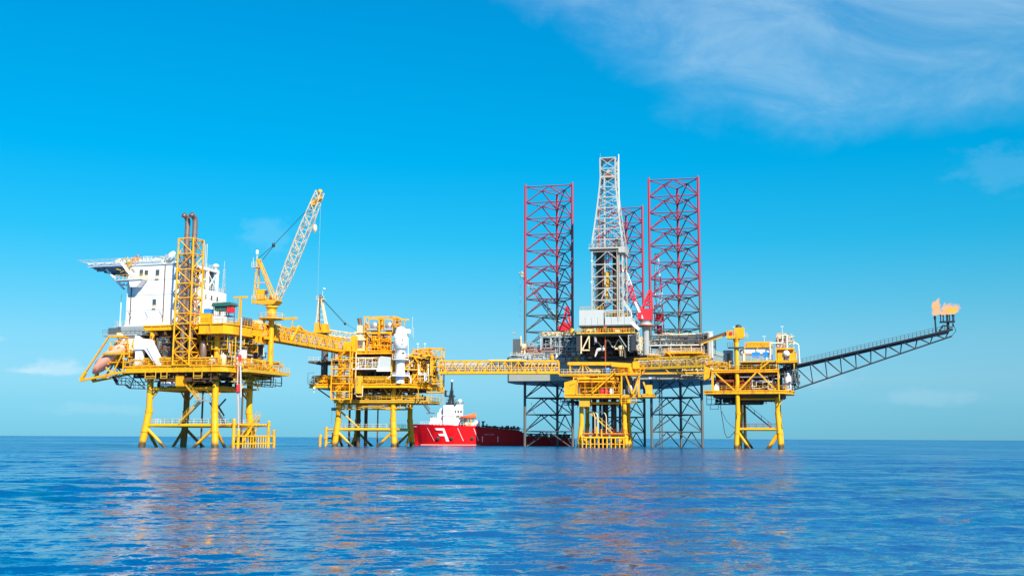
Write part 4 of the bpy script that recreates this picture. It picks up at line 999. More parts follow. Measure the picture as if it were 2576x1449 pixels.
def towers_b():
    T = Thing('stair_tower', 'yellow open stair tower at the left front of the middle platform', 'stair tower', B, (-13.4, -3.6, 12.5))
    stair_tower(T, -16.1, -10.9, -4.9, -3.0, [12.7, 14.8, 16.9, 18.9, 20.9, 23.4, 25.8], 27.9, 'yellow')
    T.part('pipe_riser', MB().path([(-9.7, -3.6, 25.6), (-9.7, -3.6, 14.2), (-9.2, -3.6, 13.4), (-7.7, -3.6, 13.4), (-7.7, -3.6, 16.4)], .14, 6), 'cream')
    T.part('hose_rack', MB().box((-9.4, -4.1, 14.2), (-7.7, -3.2, 18.9)), 'yellow_worn')
    T = Thing('stair_tower', 'yellow open stair tower at the right end of the middle platform, beside the long bridge', 'stair tower', B, (9.9, 6, 12.5))
    stair_tower(T, 8.0, 12.1, 5.0, 8.0, [14.9, 17.2, 18.0, 21.9, 24.4], 26.9, 'yellow_worn')
    T.part('roof_frame', MB().beam((7.8, 5, 26.9), (12.3, 5, 26.9), .3, .3).beam((7.8, 8, 26.9), (12.3, 8, 26.9), .3, .3).beam((8.0, 5, 26.9), (8.0, 8, 26.9), .3, .3).beam((12.1, 5, 26.9), (12.1, 8, 26.9), .3, .3).beam((8.0, 5, 24.4), (12.1, 5, 26.9), .2, .2), 'yellow')
    T.part('hung_basket', MB().rail([(8.0, 5, 12.2), (12.1, 5, 11.8), (12.1, 8, 11.8)], 2.9, 1.2).beam((8.0, 5, 12.2), (12.1, 5, 11.8), .5, .15), 'yellow_worn')
    T = Thing('process_column', 'tall white stepped column standing on the middle platform edge', 'tower', B, (2.4, -3, 17))
    c = (2.3, -2.2, 0)
    T.part('shell', MB().lathe(c, [(1.25, 16.95), (1.25, 18.0), (1.2, 18.8), (1.25, 19.2), (1.25, 23.6), (1.5, 24.2), (1.5, 26.2), (1.85, 26.35), (1.85, 30.3), (1.4, 30.45), (1.35, 31.4), (1.2, 31.9), (.7, 32.3), (.2, 32.4)], 28), 'white')
    T.part('ring_platform', MB().lathe(c, [(1.2, 18.7), (2.3, 18.75), (2.35, 19.0), (1.2, 19.0)], 24), 'white')
    T.part('ring_platform', MB().lathe(c, [(1.2, 23.15), (2.2, 23.2), (2.25, 23.5), (1.2, 23.5)], 24), 'white')
    T.part('ring_railing', MB().rail([(c[0]+2.2*math.cos(6.283*i/12), c[1]+2.2*math.sin(6.283*i/12), 23.5) for i in range(13)], 1.2, 1.1, .06), 'white')
    T.part('ring_railing', MB().rail([(c[0]+2.25*math.cos(6.283*i/12), c[1]+2.25*math.sin(6.283*i/12), 19.0) for i in range(13)], .8, 1.1, .06), 'white')
    T.part('bands', MB().tube((c[0], c[1], 29.0), (c[0], c[1], 29.1), 1.88, 28).tube((c[0], c[1], 26.3), (c[0], c[1], 26.4), 1.88, 28), 'grey')
    T.part('side_box', MB().box((3.6, -2.8, 30.4), (5.0, -1.6, 31.6)).box((3.4, -2.6, 31.0), (3.8, -1.8, 31.3)), 'white')
    T.part('nozzles', MB().tube((3.2, -4.0, 27.4), (3.2, -3.6, 27.4), .15, 8).tube((3.2, -4.0, 28.6), (3.2, -3.6, 28.6), .18, 8).tube((3.4, -3.6, 25.0), (3.4, -3.0, 25.0), .25, 8).tube((3.0, -3.6, 17.4), (3.0, -3.2, 17.4), .12, 8), 'dark')
    T.part('side_pipes', MB().path([(1.0, -2.6, 19.2), (-.2, -2.6, 18.9), (-1.0, -2.6, 18.3)], .18, 8).path([(3.6, -2.6, 19.2), (4.8, -2.6, 18.9), (5.4, -2.6, 18.2), (5.4, -2.6, 17)], .15, 8).path([(4.2, -1.8, 30), (4.4, -1.8, 24.5)], .1, 6), 'white')
towers_b()

def crane_b():
    T = Thing('pedestal_crane', 'yellow crane with lowered boom above the bridge to the middle platform', 'crane', B, (-20.9, 3, 16.9))
    u, v = -21.9, 3.0
    T.part('pedestal', MB().tube((-20.9, v, 16.8), (-20.9, v, 30.9), .95, 14).tube((-21.2, v, 30.6), (-21.6, v, 31.3), 1.0, 14), 'dkgrey')
    T.part('turntable', MB().box((-23.8, v-1.6, 31.3), (-19.4, v+1.6, 32.0)), 'yellow')
    T.part('cab', MB().box((-23.6, v-1.5, 32), (-22.3, v+.6, 34.2)).box((-21.7, v-1.5, 32), (-20.2, v+1.2, 33.8)), 'yellow')
    af = MB()
    for dv in (-1, 1): af.beam((-23.5, v+dv, 32), (-22.8, v+dv*.6, 40.8), .3, .3).beam((-20.3, v+dv, 32), (-22.2, v+dv*.6, 40.8), .3, .3)
    for k in range(1, 6): z = 32+1.5*k; t = (z-32)/8.8; af.beam((-23.5+.7*t, v-1+.4*t, z), (-20.3-1.9*t, v-1+.4*t, z), .16, .16)
    T.part('a_frame', af, 'cream')
    T.part('ladder', MB().beam((-22.3, v-1.3, 33), (-22.4, v-.9, 41.0), .3, .2), 'brown')
    T.part('top_platform', MB().box((-23.6, v-.8, 40.7), (-21.4, v+.8, 40.95)).rail([(-23.6, v-.8, 40.95), (-21.4, v-.8, 40.95)], .8, .7), 'cream')
    T.part('sheave', MB().tube((-22.5, v-.4, 41.6), (-22.5, v+.4, 41.6), .5, 12), 'dark')
    T.part('anemometer', MB().tube((-22.2, v, 41), (-21.9, v, 43.6), .05, 4).ball((-21.6, v, 43.8), .45, 8, .5), 'white')
    a, b = Vector((-20.0, v, 31.4)), Vector((-9.5, v+9, 30.2)); ch = MB(); n = 9
    def c(t, i): s_ = ((-1, -1), (1, -1), (1, 1), (-1, 1))[i]; return a.lerp(b, t)+Vector((-.5*s_[0], .6*s_[0], .75*s_[1]))
    for i in range(4): ch.tube(c(0, i), c(1, i), .11, 6)
    br = MB()
    for i in range(4): br.zig(c(0, i), c(1, i), c(0, (i+1) % 4), c(1, (i+1) % 4), n, .06, 'z', 4)
    bo = T.part('boom', ch, 'cream'); T.part('boom_lacing', br, 'cream', bo)
    T.part('pendant_rope', MB().path([(-22.4, v-.2, 41.4), (-16.2, v+3, 34.4), (-11.5, v+6, 31.2)], .06, 4).path([(-22.2, v+.3, 41.0), (-16.3, v+3.3, 34.0)], .06, 4), 'dark')
    T.part('rope_block', MB().ball((-16.2, v+3, 34.2), .4, 8), 'dark')
crane_b()

# ================================================================ bridges between the platforms
def bridge(label, p, q, h, w, bays, group=None, roof=None, m='yellow'):
    L = math.hypot(q[0]-p[0], q[1]-p[1]); F = Frame(p[0], p[1], math.degrees(math.atan2(q[1]-p[1], q[0]-p[0])))
    T = Thing('gangway_bridge', label, 'bridge', F, (0, 0, p[2]))
    z0, z1 = p[2], p[2]+h
    for v in (-w/2, w/2):
        T.part('bottom_chord', MB().beam((0, v, z0+.3), (L, v, z0+.3), .45, .7), m)
        T.part('top_chord', MB().beam((0, v, z1-.15), (L, v, z1-.15), .35, .4), m)
        lac = MB()
        for i in range(bays+1):
            x = L*i/bays; lac.beam((x, v, z0+.6), (x, v, z1-.3), .2, .22)
            if i < bays:
                x2 = L*(i+1)/bays
                lac.beam((x, v, z0+.6) if i % 2 else (x, v, z1-.3), (x2, v, z1-.3) if i % 2 else (x2, v, z0+.6), .18, .2)
        lac.beam((0, v, z0+h*.5), (L, v, z0+h*.5), .12, .12)
        T.part('side_truss', lac, m)
    T.part('floor', MB().box((.1, -w/2+.24, z0+.45), (L-.1, w/2-.24, z0+.62)), 'ochre')
    T.part('railing', MB().rail([(0, -w/2+.3, z0+.62), (L, -w/2+.3, z0+.62)], 1.2, 1.2, .06), 'cream')
    pp = MB()
    for k, (y, z, r) in enumerate(((-.5, z0+1.1, .2), (.3, z0+.95, .25), (.7, z0+1.7, .15), (0, z1-.9, .15), (.6, z1-.8, .18))):
        pp.tube((0, y, z), (L, y, z), r, 8)
    T.part('pipe_run', pp, 'offwhite')
    tb = MB()
    for i in range(bays+1): tb.beam((L*i/bays, -w/2+.18, z1-.15), (L*i/bays, w/2-.18, z1-.15), .16, .2)
    T.part('cross_beams', tb, m)
    if roof: T.part('cover', MB().box((roof[0]*L, -w/2-.15, z1+.06), (roof[1]*L, w/2+.15, z1+.26)), 'cream')
    return T, F, L
T_, F_, L_ = bridge('yellow bridge joining the largest platform to the middle one, under the crane with lowered boom', (-60.2, 264.4, 25.6), (-46.9, 308.8, 25.9), 3.7, 3.0, 18)
T_.part('pipe_crossover', MB().beam((13, -1.6, 26.2), (17, -1.6, 30.2), .5, .5).beam((17, -1.6, 30.2), (19, -1.6, 29.6), .4, .4).beam((16.5, 0, 30), (24, 0, 29.6), .8, .4), 'yellow')
bridge('long yellow bridge above the red ship', (-19.9, 308.1, 19.9), (12.9, 304.2, 20.3), 3.6, 2.8, 18, roof=(.42, .72))
bridge('short yellow bridge to the platform with the flare boom', (34.2, 304.6, 21.1), (51.4, 292.6, 21.2), 3.1, 2.6, 8, m='yellow_worn')

# ================================================================ the small wellhead platform under the derrick
def platform_c():
    T = Thing('wellhead_platform', 'small low yellow platform in front of the grey jack-up rig', 'platform', C, (0, 0, 0))
    legs = [(0, 0), (11.7, 0), (11.7, 14), (0, 14)]
    jacket(T, legs, 13.6, .9, 6.2, .58, [(12.0, .3), (3.7, .3)], (5.9, 7))
    for u, v, r in ((6.6, 4, .38), (8.6, 4, .62), (4.7, 5, .3), (9.9, 7, .35), (5.6, 8, .42), (2.6, 7, .5), (7.6, 9, .4), (3.5, 4, .2)):
        T.part('conductor', MB().tube((u, v, -2), (u, v, 13.4), r, 10), 'dark')
    for u in (3.6, 4.4, 6.7):
        T.part('curved_riser', MB().path([(u, .6, 0), (u, .6, 8.2), (u-.3, .7, 9.2), (u-1.2, 1, 9.7), (u-2.4, 1.4, 9.7)], .13, 8), 'cream')
    T.part('lower_deck', deck_mb([(.4, -1), (12.6, -1), (12.6, 12), (.4, 12)], 3.4, 3.8, .1), 'rusty')
    T.part('lower_railing', MB().rail([(.6, -.9, 3.8), (12.4, -.9, 3.8)], 1.1, 1.2), 'rusty')
    bl = MB().path([(.2, -2, 2.7), (12.0, -2, 2.7)], .3, 8).path([(.2, -2, 2.7), (0, 0, 4)], .25, 8).path([(12, -2, 2.7), (12, 0, 4)], .25, 8)
    bl.path([(.4, -1.9, 1.0), (11.8, -1.9, 1.0)], .15, 8)
    T.part('boat_landing', bl, 'yellow')
    for i in range(11): T.part('fender_bar', MB().tube((.4+i*1.12, -2.1, -1.5), (.4+i*1.12, -2.1, 2.6), .2, 8), 'yellow')
    for u, z in ((4.3, 5.6), (5.6, 5.0)): T.part('mooring_post', MB().tube((u, -1.8, 2.6), (u, -1.8, z), .2, 8), 'yellow')
    T.part('stairway', stair_mb((.6, 1.4, 10.9), (8.3, 1.4, 4.0), 1.0), 'yellow_worn')
    T.part('under_cabin', MB().box((-.3, -2.2, 11.0), (2.5, 1.6, 13.3)), 'ochre')
    T.part('side_gear', MB().rail([(-6, 2, 12.2), (-2, 2, 11.4), (-.6, 2, 10.4)], 1.3, 1.0, .08).box((-5, 1.6, 11.5), (-1, 3, 11.7)), 'dark')
    fill(T, 101, (-5.5, -1), (2, 5), 11.7, 13.6, 3, ['dkgrey', 'dark', 'white'])
    T.part('deck', deck_mb([(-4.3, -3), (11.0, -3), (11.0, 15), (-4.3, 15)], 13.4, 14.4), 'yellow')
    T.part('deck_wing', deck_mb([(11.0, -2.4), (16.6, -1.6), (16.6, 12), (11.0, 12)], 13.5, 14.2, .1), 'ochre')
    T.part('deck_wing', deck_mb([(16.6, -2), (19.9, -2), (19.9, 10), (16.6, 10)], 13.6, 14.4, .1), 'yellow')
    T.part('wing_house', MB().box((17.6, 0, 14.4), (19.2, 3, 16.9)), 'ochre')
    T.part('deck_railing', MB().rail([(-.6, -2.9, 14.4), (10.8, -2.9, 14.4)], 3.2, 1.9, .07), 'yellow')
    h = T.part('control_house', MB().slab([(-4.3, 14.4), (-.9, 14.4), (-.9, 18.2), (-2.4, 18.0), (-4.3, 17.5)], 'v', 2, -3), 'yellow')
    T.part('bracket', MB().beam((-2.6, -3.1, 16.8), (-1.2, -3.1, 17.4), .15, .15).beam((-1.2, -3.1, 14.4), (-.4, -3.1, 18.6), .25, .25), 'ochre', h)
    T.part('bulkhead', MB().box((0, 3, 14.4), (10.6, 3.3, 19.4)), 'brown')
    fill(T, 102, (-.4, 10.4), (0, 2), 14.4, 17.6, 9, ['brown', 'ochre', 'rusty', 'dkgrey', 'cream'])
    T.part('pipework', pipes(random.Random(103), (-.5, 10.5), (-2, 1), (14.6, 19), 44, (.07, .17)), 'ochre')
    T.part('pipework', pipes(random.Random(104), (-3, 10.5), (-2.6, 0), (17.2, 19.6), 40, (.08, .2)), 'yellow')
    for z in (17.7, 18.5): T.part('deck_beam', MB().beam((-.8, -2.6, z), (9.2, -2.6, z), .35, .45), 'yellow')
    T.part('top_deck', deck_mb([(-5.8, -2.4), (9.4, -2.4), (9.4, 13), (-5.8, 13)], 19.3, 19.9, .12), 'ochre')
    T.part('top_railing', MB().rail([(-5.7, -2.3, 19.9), (9.3, -2.3, 19.9)], 1.2, 1.1), 'cream')
    T.part('grating', MB().box((-5.4, -1.8, 20.4), (5.2, -.4, 20.55)).box((-5.4, -1.4, 20.0), (5.0, -1.0, 20.4)), 'offwhite')
    fill(T, 105, (-4, 5), (0, 3), 19.9, 22.0, 5, ['brown', 'cream', 'ochre'])
    T.part('stairway', stair_mb((9.6, -2.9, 20.2), (3.4, -2.9, 14.6), 1.0), 'yellow')
    T.part('upper_walk', deck_mb([(9.4, -3), (16.3, -3), (16.3, 4), (9.4, 4)], 19.4, 20.0, .1), 'yellow')
    T.part('upper_walk_railing', MB().rail([(9.4, -2.9, 20), (16.2, -2.9, 20), (16.2, 4, 20)], 1.1, 1.1), 'yellow')
    T.part('pipework', pipes(random.Random(106), (9.6, 16), (-2, 2), (20, 22.4), 30, (.07, .16)), 'yellow')
    for a, b in (((11.2, -2.6, 14.3), (11.2, -2.6, 19.4)), ((12.4, -2.6, 19.3), (14.1, -2.6, 14.3)), ((16.1, -2.6, 19.4), (14.2, -2.6, 14.3)), ((15.8, -2.6, 13.6), (15.8, -2.6, 18.8)), ((17.0, -2, 17.6), (18.2, -2, 14.4))):
        T.part('post', MB().beam(a, b, .4, .4), 'yellow')
    T.part('vertical_vessel', vessel_up((12.9, .4, 14.2), 1.05, 5.0), 'dkgrey')
    T.part('vertical_vessel', vessel_up((15.0, 1.2, 14.2), .9, 4.6), 'steel')
    T.part('white_tank', MB().ball((13.4, -1.8, 15.6), .62, 12, 1.9), 'white')
    T.part('hung_platform', MB().box((10.8, -3.4, 12.0), (15.2, -2.6, 12.15)).rail([(10.8, -3.4, 12.1), (15.2, -3.4, 12.1)], 1.2, 1.4, .07).path([(11.2, -3.4, 11.2), (11.2, -3.4, 14)], .15, 6), 'yellow')
    for u, m, lb in ((5.9, 'red', 'red locker at the left of the row of three on the low wellhead platform'),
                     (7.1, 'red', 'red locker between a red and a white one on the low wellhead platform'),
                     (8.5, 'white', 'white locker beside two red ones on the low wellhead platform')):
        L = Thing('locker', lb, 'locker', C, (u, -2.3, 14.42), 'lockers on the low wellhead platform')
        L.part('body', cabinet((u, -2.3, 14.42), .95, .7, 1.5), m)
        L.part('handle', MB().box((u+.2, -2.75, 15.0), (u+.26, -2.7, 15.4)), 'grey')
    L = Thing('drum', 'blue drum standing under the stowed yellow boom', 'drum', C, (7.3, -1.6, 19.92))
    L.part('shell', MB().lathe((7.3, -1.6, 19.92), [(.55, 0), (.6, .1), (.6, 1.4), (.5, 1.55)], 12), 'blue')
    L.part('band', MB().tube((7.3, -1.6, 20.6), (7.3, -1.6, 20.7), .62, 12), 'dkgrey')
    # stowed crane boom lying across the top
    T = Thing('stowed_crane', 'small yellow crane with its boom laid flat across the low wellhead platform', 'crane', C, (12, -1, 20))
    T.part('boom', MB().beam((-3.4, -1.4, 22.7), (8.7, -1.4, 22.6), .7, .85).beam((8.5, -1.4, 22.4), (15.4, -1.4, 21.9), .9, 1.2).ball((-3.3, -1.4, 22.6), .55, 10), 'yellow')
    T.part('pedestal', MB().tube((13.5, -1.4, 20), (13.5, -1.4, 21.5), .8, 12), 'yellow')
    T.part('cab', MB().box((14.2, -2.4, 21.2), (16.0, -.6, 23.0)), 'yellow')
    mb = MB()
    for u in (-2.9, .6): mb.beam((u, -1.4, 20), (u, -1.4, 22.2), .3, .3)
    for u in (-.6, .2, 1.4, 2.2): mb.beam((u*.4+.5, -1.4, 22.2), (u*1.6, -1.4, 20.2), .16, .16)
    T.part('boom_rest', mb, 'yellow')
platform_c()

# ================================================================ the right platform with the flare
def platform_d():
    T = Thing('production_platform', 'yellow platform at the right that holds up the flare boom', 'platform', D, (0, 0, 0))
    legs = [(.2, 0), (10.2, 0), (10.2, 12), (.2, 12)]
    jacket(T, legs, 14.2, .9, 9.0, .56, [(12.8, .28), (5.0, .28)], (5.2, 6))
    wk, rl = ring_walk([(.4, .3), (10, .3), (10, 11.7), (.4, 11.7)], 5.4, .8)
    T.part('walkway', wk, 'yellow'); T.part('walkway_railing', rl, 'rusty')
    T.part('stairway', stair_mb((1.6, 6, 11.2), (8.4, 6, 5.4)), 'dark')
    T.part('caisson', MB().tube((1.6, 5, -2), (1.6, 5, 12.5), .16, 8), 'dark')
    T.part('caisson', MB().tube((1.2, 12.6, -2), (1.2, 12.6, 14), .4, 10), 'yellow')
    T.part('pipe_strut', MB().tube((12.2, 0, 14), (10.2, 0, 10.2), .16, 8).path([(10.8, -2.6, 19.4), (10.8, -2.6, 12.2), (10.4, -.6, 11)], .14, 8), 'yellow_worn')
    # slung catwalk and dark gear under the deck
    T.part('hung_catwalk', MB().beam((-7.8, 1, 11.4), (6.6, 1, 11.4), 1.0, .18).rail([(-7.8, .5, 11.5), (-.4, .5, 11.5)], 2.4, 1.3, .07), 'black')
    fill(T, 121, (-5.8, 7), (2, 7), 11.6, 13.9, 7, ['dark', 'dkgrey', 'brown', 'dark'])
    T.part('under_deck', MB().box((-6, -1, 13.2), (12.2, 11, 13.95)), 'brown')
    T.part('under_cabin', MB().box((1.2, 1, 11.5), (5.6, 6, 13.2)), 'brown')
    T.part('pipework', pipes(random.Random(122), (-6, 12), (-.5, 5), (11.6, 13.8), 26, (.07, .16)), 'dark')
    T.part('hung_ladder', MB().path([(-6.9, .5, 11.4), (-6.9, .5, 10.2), (-4.8, .5, 10.2), (-4.8, .5, 11.4)], .07, 5), 'dark')
    # lower deck
    T.part('lower_deck', deck_mb([(-8.4, -2.2), (-6, -2.8), (11.9, -2.8), (14.4, 1), (14.4, 12), (-8.4, 12)], 14.0, 14.95), 'yellow')
    T.part('lower_railing', MB().rail([(-8.3, -2.1, 14.95), (-6, -2.7, 14.95), (11.8, -2.7, 14.95), (14.3, 1, 14.95)], 1.1, 1.2), 'yellow_worn')
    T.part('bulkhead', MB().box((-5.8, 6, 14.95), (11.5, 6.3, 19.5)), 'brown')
    fill(T, 123, (-5.6, 10.4), (1, 4), 14.95, 18.6, 12, ['rusty', 'brown', 'rusty', 'dkgrey', 'offwhite', 'brown'])
    T.part('pipework', pipes(random.Random(124), (-6, 11), (-1, 4), (15, 19.4), 50, (.07, .17)), 'brown')
    T.part('pipework', pipes(random.Random(125), (-6, 11), (-1.6, 2), (15, 19.4), 26, (.07, .16)), 'rusty')
    T.part('pipework', pipes(random.Random(126), (1, 11), (-1.6, 0), (15.2, 19), 14, (.07, .14)), 'offwhite')
    T.part('header_pipe', MB().tube((1, -1.6, 18.4), (8, -1.6, 18.4), .2, 8), 'white')
    T.part('white_tank', MB().slab([(-5.6, 14.95), (-4.4, 14.95), (-4.4, 17.2), (-4.8, 17.4), (-5.6, 16)], 'v', -1.4, .6), 'white')
    # front truss between the decks
    tr = MB()
    for a, b, w in (((-5.9, 14.9), (-5.9, 19.8), .55), ((-5.4, 19.6), (-.4, 15), .38), ((.9, 15), (5.3, 19.6), .38), ((5.6, 19.6), (10.0, 15), .38), ((10.7, 14.9), (10.7, 19.8), .4)):
        tr = MB().beam((a[0], -2.5, a[1]), (b[0], -2.5, b[1]), w, w); T.part('truss_member', tr, 'yellow')
    T.part('upper_deck', deck_mb([(-6.1, -2.8), (10.9, -2.8), (10.9, 12), (-6.1, 12)], 19.5, 20.3), 'yellow')
    T.part('upper_railing', MB().rail([(-6, -2.7, 20.3), (10.8, -2.7, 20.3)], 1.1, 1.1), 'yellow_worn')
    T.part('bridge_landing', MB().slab([(-8.2, 17.6), (-6.8, 18.2), (-6.3, 20.4), (-8.2, 21.6)], 'v', -2.2, 1.5), 'yellow')
    fill(T, 127, (-6, 10), (1, 4), 20.3, 22.0, 10, ['brown', 'cream', 'rusty', 'ochre', 'white'])
    T.part('pipework', pipes(random.Random(128), (-7.5, -1), (-2, 2), (20.2, 22.6), 26, (.07, .15)), 'yellow_worn')
    T.part('pipework', pipes(random.Random(129), (1, 10.5), (-1.6, 2), (20.2, 22.2), 30, (.07, .15)), 'brown')
    T.part('mezzanine', deck_mb([(.9, -2), (10.5, -2), (10.5, 8), (.9, 8)], 22.1, 22.5, .1), 'ochre')
    T.part('mezzanine_railing', MB().rail([(.9, -1.9, 22.5), (7, -1.9, 22.5)], 1.1, 1.1), 'yellow')
    T.part('stairway', stair_mb((9.0, -2.3, 22.6), (6.2, -2.3, 20.4), .9), 'yellow')
    T.part('grey_house', MB().box((-3.3, .4, 22.3), (-.9, 3, 25.5)).box((-3.2, .2, 21.9), (-.8, 3, 22.3)), 'grey')
    T.part('house_door', MB().box((-2.3, .28, 22.5), (-1.5, .38, 24.6)), 'dkgrey')
    T.part('horizontal_vessel', MB().lathe((.9, .6, 24.9), [(.2, 0), (.7, .15), (.92, .6), (.92, 7.2), (.7, 7.7), (.2, 7.9)], 18, 'u'), 'white')
    T.part('drain_pot', MB().tube((2.0, -.6, 22.5), (2.0, -.6, 24.4), .35, 10), 'white')
    for u in (1.6, 7.4): T.part('vessel_stand', MB().box((u, 0, 22.5), (u+.6, 1.2, 24.2)), 'white')
    for a, b in ((4.2, 6.2), (6.9, 8.4)): T.part('blue_panel', MB().box((a, -1.2, 23.4), (b, -.9, 24.8)), 'blue')
    T.part('roof_module', MB().box((2.3, -.6, 26.1), (9.4, 3, 26.5)).box((2.6, -.2, 26.5), (9.0, 2.6, 27.2)).rail([(2.3, -.6, 26.5), (9.4, -.6, 26.5)], 1.0, .9, .06), 'yellow')
    T.part('pipework', pipes(random.Random(130), (2.4, 9.4), (-.6, 2), (26.2, 27.5), 22, (.07, .14)), 'yellow')
    mb = MB()
    for u in (2.4, 5.6, 9.2): mb.beam((u, -.8, 22.5), (u, -.8, 26.2), .2, .2)
    T.part('frame_post', mb, 'yellow')
    T.part('white_loop', MB().path([(8.8, -1.6, 23), (8.8, -1.6, 27.0), (12.0, -1.6, 27.0), (12.0, -1.6, 29.0), (13.1, -1.6, 29.0), (13.1, -1.6, 24)], .16, 8).path([(15.0, -1, 27.0), (15.9, -1, 26.6), (16.1, -1, 21.8)], .13, 8), 'white')
    # right module
    T.part('right_module_floor', deck_mb([(10.2, -2.4), (15.6, -2.4), (15.6, 6), (10.2, 6)], 21.9, 22.5, .1), 'yellow')
    T.part('right_module_upper', deck_mb([(10.2, -2), (14.8, -2), (14.8, 5), (10.2, 5)], 25.3, 25.7, .1), 'yellow')
    for u in (10.3, 14.7):
        for v in (-2, 4.6): T.part('module_post', MB().beam((u, v, 19.9), (u, v, 25.4), .3, .3), 'yellow_worn')
    T.part('module_frame', MB().beam((10.7, 0, 25.7), (10.7, 0, 29.6), .2, .2).beam((12.6, 0, 25.7), (12.6, 0, 29.6), .2, .2).beam((10.7, 0, 29.6), (13, 0, 29.6), .2, .2), 'yellow_worn')
    T.part('yellow_tank', MB().box((10.6, -2.2, 22.5), (12.0, -.6, 24.4)), 'yellow'); T.part('yellow_tank', MB().box((13.6, -2.2, 22.5), (15.2, -.6, 24.3)), 'yellow')
    T.part('round_tank', MB().ball((12.8, -2.1, 24.2), .85, 14), 'white')
    T.part('white_column', MB().lathe((12.4, .2, 25.6), [(.6, 0), (.75, .4), (.75, 1.5), (.55, 2.0), (.55, 2.6), (.2, 2.9)], 14), 'white')
    T.part('pipework', pipes(random.Random(131), (10.4, 15), (-1.4, 2), (25.7, 29.2), 26, (.08, .18)), 'cream')
    T.part('pipework', pipes(random.Random(132), (10.4, 15.4), (-1.6, 3), (22.5, 25.4), 28, (.08, .17)), 'yellow')
    T.part('exhaust', MB().box((10.5, -.4, 26.4), (11.3, .6, 29.4)), 'salmon')
    T.part('white_vessel', vessel_up((13.0, -.2, 15.0), .95, 4.4), 'white')
    T.part('pipe_bundle', pipes(random.Random(133), (11, 15), (-1.5, 3), (15, 21.8), 36, (.07, .17)), 'dkgrey')
    for u, z in ((7.3, 28.9), (11.9, 31.4), (-.3, 31.6)): T.part('aerial', MB().tube((u, .5, z-2.2), (u, .5, z), .05, 4).box((u-.4, .4, z), (u+.4, .6, z+.12)), 'white')
    T.part('loose_hose', MB().path([(-4.2, -1, 11.4), (-4, -1, 9.6), (-3.2, -1, 4.0), (-2.7, -1, 2.9), (-1.9, -1, 3.0), (-.5, -1, 4.6)], .09, 6).path([(-3.9, -1, 9.6), (-2.6, -1, 7), (-1, -1, 5.5), (-.4, -1, 5.3)], .07, 6), 'dark')
    T = Thing('pedestal_crane', 'yellow crane with its boom lowered to the left on the flare platform', 'crane', D, (.3, -1.2, 15))
    T.part('pedestal', MB().tube((.3, -1.9, 13.9), (.3, -1.9, 25.2), .56, 14).tube((.3, -1.9, 25.2), (.3, -1.9, 27.8), .62, 14).tube((.3, -1.9, 27.4), (.3, -1.9, 28.4), .65, 14, 1.0).tube((.3, -1.9, 14.2), (.3, -1.9, 9), .56, 14), 'yellow')
    T.part('ring_platform', MB().box((-1.9, -3, 25.9), (2.2, 0, 26.1)).rail([(-1.9, -3, 26.1), (-.6, -3, 26.1)], 1.1, .8), 'dkgrey')
    c = T.part('cab', MB().box((-.1, -2.8, 28.7), (2.4, -.6, 31.1)), 'yellow')
    T.part('cab_roof_gear', MB().lathe((.9, -1.7, 31.1), [(.8, 0), (.8, .4), (.5, .8), (.1, .9)], 10), 'dark', c)
    T.part('turntable', MB().box((-2.1, -2.8, 28.3), (2.3, -.8, 28.8)), 'yellow')
    T.part('winch_house', MB().box((-2.1, -2.6, 28.8), (-.4, -.9, 30.4)), 'yellow')
    T.part('winch', MB().tube((-1.0, -2.75, 29.6), (-1.0, -2.6, 29.6), .5, 10), 'red')
    T.part('boom', MB().beam((-2.2, -1.8, 29.7), (-9.4, -1.8, 27.2), .9, .9), 'brown')
    T.part('boom_plate', MB().beam((-3.2, -2.3, 28.9), (-8.8, -2.3, 27.0), .1, .35), 'ochre')
    T.part('hook_rope', MB().tube((-6.2, -1.8, 28), (-6.2, -1.8, 23), .06, 4), 'dark')
    T.part('service_rail', MB().rail([(2.4, -2.6, 28.6), (3.3, -2.6, 28.2)], 1.3, .5), 'cream')
platform_d()

